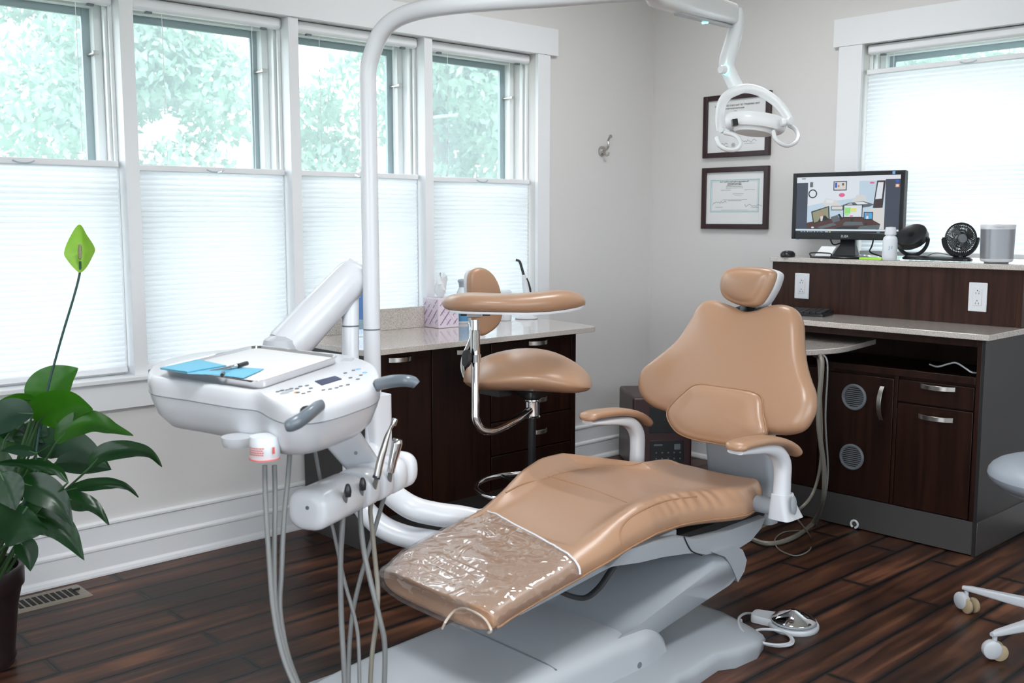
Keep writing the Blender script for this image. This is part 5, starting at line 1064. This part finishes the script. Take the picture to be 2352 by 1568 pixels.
# tray, napkin, instruments
zt3 = .918; tcn = [on(2, zt3, *q) for q in ((366, 850), (594, 884), (784, 822), (588, 797))]
def trp(k, dz, r_): 
    c = sum(tcn, V((0, 0, 0)))/4; return roundpoly([c+(p-c)*k+V((0, 0, dz)) for p in tcn], r_, 6)
tr = thing('instrument_tray', 'shallow rounded steel tray with white liner on top of the dental unit', 'tray', sum(tcn, V((0, 0, 0)))/4+V((0, 0, -.010)))
mb = MB(); mb.loft([trp(.93, -.012, .03), trp(.95, -.012, .03), trp(.985, .002, .035), trp(1.0, .006, .038), trp(1.0, .0075, .038), trp(.975, .0065, .035), trp(.945, -.009, .03), trp(.90, -.0095, .03)]); mb.build('pan', 'chrome', tr)
mb = MB(); mb.loft([trp(.93, -.008, .03), trp(.945, .0005, .032), trp(.935, .0010, .03), trp(.5, .0005, .02)]); mb.build('liner', 'paper', tr)
mb = MB(); mb.loft([trp(.90, -.0128, .03), trp(.90, -.0121, .03)]); mb.build('rubber_mat', 'rubber', tr)
Pn = [on(2, zt3+d, *q) for q, d in (((368, 848), .004), ((455, 828), .003), ((520, 843), .003), ((606, 848), .002), ((560, 868), .004), ((480, 860), .010), ((430, 858), .012))]
mb = MB(); mb.loft([Pn, [p+V((0, 0, .0018)) for p in Pn]]); np_ = mb.build('paper_napkin', 'bluecloth', loc=Pn[1], smooth=False); tag(np_, 'folded light blue paper napkin on the instrument tray', 'napkin')
mb = MB(); mb.loft([[p+V((0, 0, .0020)) for p in Pn[:3]]+[Pn[2]+V((0, 0, .003)), Pn[6]+V((0, 0, .003))], [p+V((0, 0, .004)) for p in Pn[:3]]+[Pn[2]+V((0, 0, .005)), Pn[6]+V((0, 0, .005))]]); mb.build('top_fold', 'bluecloth', np_, smooth=False)
def T3(x, y, dz): return on(2, zt3+dz, x, y)
r = thing('dental_instrument', 'small metal instrument with a black tip lying across the blue napkin', 'instrument', T3(530, 845, .008))
mb = MB(); mb.tube([T3(482, 851, .010), T3(505, 848, .010), T3(532, 843, .012), T3(548, 839, .012)], [.0015, .003, .0045, .0045], 10); mb.build('shank', 'chrome', r); mb = MB(); mb.tube([T3(546, 840, .012), T3(567, 834, .013)], .0055, 12); mb.build('tip', 'black', r)
r = thing('dental_instrument', 'clear syringe-like instrument with a dark end pointing at the camera, on the blue napkin', 'instrument', T3(515, 852, .010))
mb = MB(); mb.tube([T3(530, 842, .010), T3(524, 850, .011), T3(512, 856, .012)], [.0045, .006, .005], 12); mb.build('barrel', 'clear', r); mb = MB(); mb.tube([T3(513, 856, .012), T3(510, 861, .012)], .004, 10); mb.build('tip', 'black', r)
# ================================================================== ASSISTANT STOOL
DS = 3.72; so = dp(1219, 900, DS); r = thing('assistant_stool', 'tan leather stool with a curved body rest and chrome foot ring before the cabinet', 'stool', (so.x, so.y, 0))
Z1 = V((0, 0, 1)); FW = V((CF.x, CF.y, 0)).normalized()
def sd3(px, py, f=0.): return dp(px, py, DS)+FW*f
# saddle seat: loft across the picture, deep along the view
rings = []
for px, zt_px, zb_px, dpt in ((1064, 866, 872, .03), (1068, 850, 880, .08), (1080, 838, 887, .12), (1105, 824, 892, .16), (1140, 812, 893, .185), (1185, 803, 892, .20), (1235, 802, 893, .205), (1280, 812, 897, .20), (1315, 830, 898, .18), (1340, 846, 897, .14), (1354, 862, 892, .10), (1360, 872, 882, .04)):
    c = sd3(px, (zt_px+zb_px)/2); h = (zb_px-zt_px)/2*DS/FPX
    ring = []
    for k in range(28):
        q = 2*PI*k/28; u = math.copysign(abs(math.cos(q))**.8, math.cos(q)); w_ = math.copysign(abs(math.sin(q))**.75, math.sin(q))
        z = w_*h*(1 if w_ < 0 else (.55+.45*(1-(abs(u))**2.0) if u < 0 else 1-.25*abs(u)**2)) - (.012 if u < 0 and w_ > 0 else 0)*abs(u)
        ring.append(c+FW*(u*dpt+.02)+Z1*(z-.0))
    rings.append(ring)
mb = MB(); mb.loft(rings); mb.build('seat', 'leather', r, sub=1, angle=80)
mb = MB(); mb.lathe([(0, .02), (.09, .02), (.10, 0), (.06, -.02), (.035, -.035), (.018, -.05), (0, -.05)], sd3(1222, 893, .02)); mb.box(tuple(sd3(1135, 905, 0)-V((.05, .03, .0))), tuple(sd3(1135, 905, 0)+V((.06, .03, .035)))); mb.build('seat_mechanism', 'black', r)
mb = MB(); top = sd3(1222, 915, .02); mb.tube([top, V((top.x, top.y, .09))], .015, 16); mb.build('gas_column', 'black', r)
cl = V((top.x, top.y, dp(1225, 940, DS).z)); MB().lathe([(0, -.034), (.030, -.034), (.031, -.030), (.027, -.026), (.027, .026), (.031, .030), (.030, .034), (0, .034)], cl, seg=24).build('clamp_collar', 'chrome', r)
def sd4(px, py, f=0.): return dp(px, py, DS+f)
mb = MB(); mb.tube(cr([cl+V((0, 0, 0)), sd4(1200, 955, -.04), sd4(1160, 978, -.10), sd4(1128, 990, -.15), sd4(1105, 985, -.17), sd4(1093, 962, -.18), sd4(1092, 930, -.18), sd4(1092, 820, -.18), sd4(1091, 735, -.18)], 7), .0145, 16); arm = mb.build('body_rest_tube', 'chrome', r)
MB().lathe([(0, -.045), (.0175, -.045), (.0175, .050), (0, .050)], sd4(1091, 790, -.18), seg=20).build('outer_sleeve', 'chrome', arm)
MB().lathe([(0, -.012), (.021, -.012), (.021, .014), (0, .014)], sd4(1091, 823, -.18), seg=20).build('clamp_ring', 'chrome', arm)
MB().lathe([(0, 0), (.020, 0), (.024, .006), (.022, .016), (0, .018)], sd4(1077, 823, -.20), -CR*.9-CF*.6, 20, 1, 1.3).build('lock_knob', 'rubber', arm)
MB().tube([sd4(1078, 822, -.195), sd4(1092, 822, -.185)], .006, 8).build('knob_screw', 'chrome', arm)
c = sd4(1092, 723, -.18); Mq = Matrix.Translation(c) @ Matrix.Rotation(YAW, 4, 'Z'); MB().box((-.050, -.035, 0), (.052, .035, .018), Mq).build('pad_bracket', 'black', arm, bevel=.003); MB().box((-.028, -.038, -.006), (.026, -.034, .008), Mq).build('bracket_plate', 'chrome', arm, bevel=.002)
rings = []
for px, a, b, fd, dpt in ((1016, 694, 698, .00, .02), (1020, 684, 707, -.01, .05), (1035, 676, 714, -.02, .07), (1065, 671, 716, -.04, .085), (1110, 672, 717, -.055, .09), (1160, 675, 718, -.055, .09), (1210, 673, 719, -.045, .085), (1260, 667, 717, -.02, .085), (1295, 665, 713, .01, .08), (1325, 670, 708, .04, .065), (1340, 680, 704, .055, .045), (1345, 690, 699, .06, .02)):
    c = sd4(px, (a+b)/2, fd-.12); h = (b-a)/2*(DS+fd-.12)/FPX
    rings.append([c+FW*math.copysign(abs(math.cos(q))**.75, math.cos(q))*dpt+Z1*math.copysign(abs(math.sin(q))**.8, math.sin(q))*h for q in [2*PI*k/24 for k in range(24)]])
mb = MB(); mb.loft(rings); pad = mb.build('body_rest_pad', 'leather', r, sub=1, angle=80)
mb = MB(); rr2 = []
for ring in rings[2:-1]:
    c = sum(ring, V((0, 0, 0)))/24; zb = min(p.z for p in ring); rr2.append([c*1.0+FW*s_*((ring[0]-c).dot(FW))*.9+Z1*(zb-c.z+dz) for s_, dz in ((-1, .008), (-1, .0005), (0, -.003), (1, .0005), (1, .008))])
mb.loft(rr2); mb.build('pad_shell', 'plastic', arm)
# small backrest, seen edge-on
bc_ = [(1075, 650), (1079, 625), (1094, 615), (1112, 616), (1130, 630), (1143, 655), (1150, 690), (1151, 720), (1143, 745), (1125, 762), (1103, 771), (1090, 750), (1079, 700)]
nb = (-CF*.75+CR*.66); nb.z = 0; nb.normalize(); ob = dp(1112, 690, DS+.17)
Pb = cr([onp(x, y, ob, nb) for x, y in bc_], 4, closed=True); mb = MB(); mb.pillow(Pb, onp(1112, 693, ob, nb), nb, .022, .018, .86, 6, .8); bkr = mb.build('backrest', 'leather', r, sub=1)
mb = MB(); mb.pillow([p-nb*.020 for p in Pb], onp(1112, 693, ob, nb)-nb*.020, nb, .008, .012, .9, 3, 1.); mb.build('backrest_shell', 'plastic', bkr)
mb = MB(); mb.tube(cr([sd3(1150, 893, .05), sd3(1110, 893, .06), sd3(1078, 888, .08), sd3(1063, 872, .10), sd3(1058, 850, .12), sd3(1062, 825, .14), sd3(1073, 800, .16), sd3(1082, 770, .18), sd3(1084, 730, .19)], 6), .007, 10, flat=.6, up=CR); mb.build('backrest_bar', 'chrome', r)
# foot ring, base
fr = V((top.x, top.y, dp(1215, 1128, DS).z)); mb = MB(); mb.tube([fr+V((math.cos(q)*.205, math.sin(q)*.205, 0)) for q in [2*PI*k/56 for k in range(56)]], .010, 12, closed=True); ring_ = mb.build('foot_ring', 'chrome', r)
mb = MB()
for k in range(3): a = k*2*PI/3+.9; mb.tube([fr+V((math.cos(a)*.02, math.sin(a)*.02, 0)), fr+V((math.cos(a)*.2, math.sin(a)*.2, 0))], .007, 8)
mb.build('ring_spoke', 'black', ring_); MB().lathe([(0, -.03), (.026, -.03), (.026, .03), (0, .03)], fr).build('ring_hub', 'black', ring_)
def base5(r, cx, cy, R, m, a0, tyre, zr=.085, hub=.035):
    MB().lathe([(0, .05), (hub, .05), (hub, .11), (hub*.7, .13), (0, .13)], (cx, cy, 0)).build('base_hub', m, r)
    for k in range(5):
        a = a0+k*2*PI/5; d = V((math.cos(a), math.sin(a), 0)); s = V((-d.y, d.x, 0)); c = V((cx, cy, 0)); rg = []
        for t, hw, h, z in ((.02, .026, .022, .095), (.5, .020, .017, zr+.003), (.95, .013, .010, zr-.002), (1.02, .008, .008, zr-.004)):
            p = c+d*R*t+V((0, 0, z)); rg.append(roundpoly([p-s*hw-Z1*h, p+s*hw-Z1*h, p+s*hw*.8+Z1*h*.6, p-s*hw*.8+Z1*h*.6], .006, 3))
        mb = MB(); mb.loft(rg); leg = mb.build('base_leg', m, r); p = c+d*R*.98
        mb = MB(); mb.tube([p+V((0, 0, zr-.008)), p+V((0, 0, .045))], .007, 10); ax2 = (d*.45+s).normalized(); mb.lathe([(.0, -.016), (.022, -.016), (.027, -.010), (.028, 0), (.027, .008), (.020, .012), (0, .012)], p+V((0, 0, .036))-ax2*-.004+d*.012, ax2, 18); ca_ = mb.build('caster', m, leg)
        for sg in (-1, 1): MB().lathe([(.0, -.007), (.018, -.007), (.024, -.004), (.025, 0), (.024, .004), (.017, .007), (0, .007)], p+V((0, 0, .0255))+ax2*sg*.014-d*.014, ax2, 22).build('wheel', tyre, ca_)
        MB().lathe([(0, 0), (.016, 0), (.014, .003), (0, .004)], p+V((0, 0, .0255))-d*.014-ax2*.0215, -ax2, 18).build('wheel_cap', m, ca_)
base5(r, top.x, top.y, .27, 'black', .6, 'rubber')
# ================================================================== OPERATOR STOOL (right edge)
c1, c2_ = V((2.262, -1.135, 0)), V((2.480, -1.448, 0)); mid = (c1+c2_)/2; half = (c2_-c1).length/2; Rr = half/math.sin(PI/5); dirn = V(((c2_-c1).y, -(c2_-c1).x, 0)).normalized()
if dirn.x < 0: dirn = -dirn
hub_ = mid+dirn*math.sqrt(Rr*Rr-half*half); r = thing('operator_stool', 'pale blue grey rolling stool with a light grey five-star base, cut by the right edge', 'stool', (hub_.x, hub_.y, 0))
a0 = math.atan2((c1-hub_).y, (c1-hub_).x); base5(r, hub_.x, hub_.y, Rr, 'plastic2', a0, 'tyre')
MB().lathe([(0, .12), (.022, .12), (.022, .30), (.014, .30), (.014, .42), (0, .42)], (hub_.x, hub_.y, 0)).build('gas_column', 'plastic2', r)
sc_ = V((hub_.x-.02, hub_.y-.03, .5)); prof = [(0, -.045), (.13, -.045), (.175, -.038), (.215, -.018), (.228, .005), (.218, .030), (.185, .050), (.12, .058), (.0, .054)]
MB().lathe(prof, sc_, seg=48).build('seat', 'bluegrey', r, sub=1); MB().lathe([(0, -.060), (.10, -.060), (.175, -.044), (.19, -.034), (0, -.034)], sc_, seg=40).build('seat_pan', 'plastic2', r)
# ================================================================== PEACE LILY
pc = dp(-58, 1440, 2.92); pc.z = 0; pl = thing('peace_lily', 'peace lily with one green flower in a dark plum pot at the left edge', 'potted plant', pc)
MB().lathe([(0, 0), (.098, 0), (.100, .012), (.104, .020), (.100, .030), (.116, .17), (.128, .225), (.135, .232), (.137, .285), (.132, .290), (.122, .286), (.120, .250), (0, .250)], pc, seg=44).build('pot', 'pot', pl, angle=50)
MB().lathe([(0, .262), (.119, .258), (.119, .251), (0, .251)], pc).build('soil', 'soil', pl)
cen = V((pc.x, pc.y, .262))
def leaf(pts, W, D, back=False, roll=0., wav=.0, fold=.25, stem=None, side=None, dD=0.):
    """pts: pixels base..tip, W: blade width in metres, D: depth base->tip"""
    n0 = len(pts); P = cr([dp(x, y, D+dD*(i/(n0-1))) for i, (x, y) in enumerate(pts)], 8); n = len(P)-1; vs = []; m = 8
    for i, p in enumerate(P):
        t = i/n; T = (P[min(i+1, n)]-P[max(i-1, 0)]).normalized(); vw = (p-CAM).normalized(); S = T.cross(vw).normalized(); N = S.cross(T)
        S2 = (S*math.cos(roll)+N*math.sin(roll)).normalized(); N2_ = S2.cross(T)
        w = W/2*(1.04*math.sin(PI*min(1, t**.78*.999))**.95+.03*(1-t))*(1-.35*max(0, (t-.72)/.28)**1.2*(1 if t < 1 else 0)); 
        for j in range(m+1):
            s = j/m*2-1; vs.append(p+S2*s*w+N2_*(-abs(s)*w*fold+wav*W*math.sin(t*9+s*2)*abs(s))+N2_*.0006*math.cos(j*2.2+t*34))
    fs = [(i*(m+1)+j, i*(m+1)+j+1, (i+1)*(m+1)+j+1, (i+1)*(m+1)+j) for i in range(n) for j in range(m)]
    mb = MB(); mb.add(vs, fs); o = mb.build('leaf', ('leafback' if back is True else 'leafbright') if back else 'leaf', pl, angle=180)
    mb = MB(); b = P[0]
    if stem is None:
        c = cen+V(((b.x-cen.x)*.25, (b.y-cen.y)*.25, 0)); midp = c.lerp(b, .55)+V((0, 0, .03)); sp_ = cr([c, midp, b], 5)
    else: sp_ = cr([dp(x, y, D) for x, y in stem]+[b], 5)
    mb.tube(sp_+[P[min(6, n)]], [.0042]*(len(sp_)-3)+[.003]*3+[.0015], 7); mb.build('petiole', 'stem', o)
    return o
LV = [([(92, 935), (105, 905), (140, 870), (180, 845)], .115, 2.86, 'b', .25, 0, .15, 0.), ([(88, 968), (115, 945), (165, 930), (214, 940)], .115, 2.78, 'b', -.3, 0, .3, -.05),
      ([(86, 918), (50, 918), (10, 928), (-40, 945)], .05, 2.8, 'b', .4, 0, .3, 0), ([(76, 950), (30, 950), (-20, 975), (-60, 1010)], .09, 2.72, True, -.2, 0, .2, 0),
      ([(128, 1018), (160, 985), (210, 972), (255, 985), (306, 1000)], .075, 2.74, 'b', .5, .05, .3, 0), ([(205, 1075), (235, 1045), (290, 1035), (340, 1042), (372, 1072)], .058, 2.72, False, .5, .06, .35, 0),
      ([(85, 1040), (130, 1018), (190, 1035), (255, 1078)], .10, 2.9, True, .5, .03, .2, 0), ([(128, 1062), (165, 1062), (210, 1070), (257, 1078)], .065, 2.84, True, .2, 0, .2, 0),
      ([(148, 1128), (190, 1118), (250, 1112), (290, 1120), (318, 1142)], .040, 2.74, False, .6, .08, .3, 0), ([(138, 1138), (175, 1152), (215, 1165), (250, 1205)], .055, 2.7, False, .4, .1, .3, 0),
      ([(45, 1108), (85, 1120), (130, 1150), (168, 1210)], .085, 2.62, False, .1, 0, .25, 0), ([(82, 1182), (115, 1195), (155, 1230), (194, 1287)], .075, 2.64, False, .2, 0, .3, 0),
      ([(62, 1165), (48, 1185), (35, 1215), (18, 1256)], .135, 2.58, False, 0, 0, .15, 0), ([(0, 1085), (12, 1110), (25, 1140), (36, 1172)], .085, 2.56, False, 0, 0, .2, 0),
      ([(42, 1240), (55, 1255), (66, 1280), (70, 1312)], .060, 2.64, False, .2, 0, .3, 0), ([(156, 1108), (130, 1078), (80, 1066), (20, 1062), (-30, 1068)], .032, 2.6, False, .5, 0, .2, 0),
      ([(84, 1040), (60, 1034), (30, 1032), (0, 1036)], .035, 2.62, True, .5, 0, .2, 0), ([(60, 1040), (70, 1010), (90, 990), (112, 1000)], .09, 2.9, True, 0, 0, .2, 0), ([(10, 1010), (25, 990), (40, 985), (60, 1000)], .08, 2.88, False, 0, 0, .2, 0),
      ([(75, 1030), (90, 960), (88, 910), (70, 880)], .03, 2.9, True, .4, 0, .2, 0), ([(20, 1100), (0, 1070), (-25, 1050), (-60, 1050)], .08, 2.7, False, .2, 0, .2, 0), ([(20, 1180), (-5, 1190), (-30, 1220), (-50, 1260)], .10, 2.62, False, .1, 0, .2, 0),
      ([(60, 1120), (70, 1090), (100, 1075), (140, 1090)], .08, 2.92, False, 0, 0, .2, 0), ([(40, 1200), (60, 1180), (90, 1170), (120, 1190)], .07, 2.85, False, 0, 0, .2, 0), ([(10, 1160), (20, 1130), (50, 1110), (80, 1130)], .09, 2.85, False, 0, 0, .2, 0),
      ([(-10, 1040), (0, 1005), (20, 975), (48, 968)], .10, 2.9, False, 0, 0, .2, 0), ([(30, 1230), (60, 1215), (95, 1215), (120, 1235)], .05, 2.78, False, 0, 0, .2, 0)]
for L_ in LV: leaf(L_[0], L_[1]*(.9 if L_[1] < .1 else 1), L_[2], L_[3], L_[4], L_[5], L_[6], dD=L_[7])
st_ = cr([cen+V((.02, 0, 0)), dp(60, 1150, 2.8), dp(88, 1000, 2.8), dp(108, 900, 2.8), dp(140, 780, 2.8), dp(170, 680, 2.8), dp(183, 628, 2.8), dp(184, 600, 2.795)], 8)
mb = MB(); mb.tube(st_, .0032, 8); fl = mb.build('flower_stalk', 'stemdark', pl)
sp = [(182, 515), (200, 540), (218, 570), (212, 590), (198, 615), (184, 626), (172, 618), (155, 598), (147, 580), (160, 545)]
c = dp(183, 580, 2.80); Ps = cr([dp(x, y, 2.79) for x, y in sp], 5, closed=True); rg = [[c+(p-c)*k+CF*(.020*(1-k*k)) for p in Ps] for k in (1, .75, .5, .25, .02)]
mb = MB(); mb.loft(rg, cap0=False); mb.build('spathe', 'spathe', fl, angle=180); mb = MB(); mb.lathe([(0, -.021), (.0045, -.018), (.0058, 0), (.0045, .018), (0, .022)], dp(184, 578, 2.785), (0.1, 0, 1), 16); mb.build('spadix', 'spadix', fl)
q = [on(2, .13, *w_) for w_ in ((1370, 1045), (1392, 1030))]
# ================================================================== LIGHT, CAMERA
wd = bpy.data.worlds.new('World'); SC.world = wd; wd.use_nodes = True; bg = wd.node_tree.nodes['Background']; bg.inputs[0].default_value = (.88, .94, 1.0, 1); bg.inputs[1].default_value = SKY_E
def light(name, kind, loc, rot, energy, **k):
    ld = bpy.data.lights.new(name, kind); ld.energy = energy
    for a, b in k.items(): setattr(ld, a, b)
    o = bpy.data.objects.new(name, ld); COL.objects.link(o); o.location = loc; o.rotation_euler = rot; return o
sun = light('sun', 'SUN', (6, -6, 8), (0, 0, 0), SUN_E, angle=.02, color=(1, .97, .92)); sun.rotation_euler = V((-1, .15, -1.1)).to_track_quat('-Z', 'Y').to_euler()
for a, b in WY:
    o = light('window_portal', 'AREA', (-.25, (a+b)/2, (ZS+ZH)/2), (0, -PI/2, 0), 0, shape='RECTANGLE', size=ZH-ZS, size_y=b-a); o.data.cycles.is_portal = True
o = light('window_portal', 'AREA', ((BX0+BX1)/2, .25, (BZ0+BZ1)/2), (-PI/2, 0, 0), 0, shape='RECTANGLE', size=BX1-BX0, size_y=BZ1-BZ0); o.data.cycles.is_portal = True
o = light('window_portal', 'AREA', (XR+.17, (RY0+RY1)/2, (RZ0+RZ1)/2), (0, PI/2, 0), 0, shape='RECTANGLE', size=RZ1-RZ0, size_y=RY1-RY0); o.data.cycles.is_portal = True
o = light('window_portal', 'AREA', ((FX0+FX1)/2, YF-.17, 1.2), (PI/2, 0, 0), 0, shape='RECTANGLE', size=FX1-FX0, size_y=2.0); o.data.cycles.is_portal = True
cd = bpy.data.cameras.new('camera'); co = bpy.data.objects.new('camera', cd); COL.objects.link(co); SC.camera = co
cd.sensor_width = 36; cd.lens = FPX/2352*36; cd.clip_start = .05; co.location = CAM
co.rotation_euler = Matrix((CR, CU, -CF)).transposed().to_euler()
cd.dof.use_dof = True; cd.dof.focus_distance = 3.6; cd.dof.aperture_fstop = 5.6
SC.view_settings.view_transform = 'Standard'; SC.view_settings.look = 'None'; SC.view_settings.gamma = 1; SC.view_settings.use_curve_mapping = False; SC.view_settings.exposure = EXPO
cy = SC.cycles; cy.use_denoising = True; cy.max_bounces = 8; cy.diffuse_bounces = 4; cy.adaptive_threshold = .015; cy.glossy_bounces = 4; cy.transparent_max_bounces = 16; cy.transmission_bounces = 6; cy.sample_clamp_indirect = 8; cy.caustics_reflective = False; cy.caustics_refractive = False
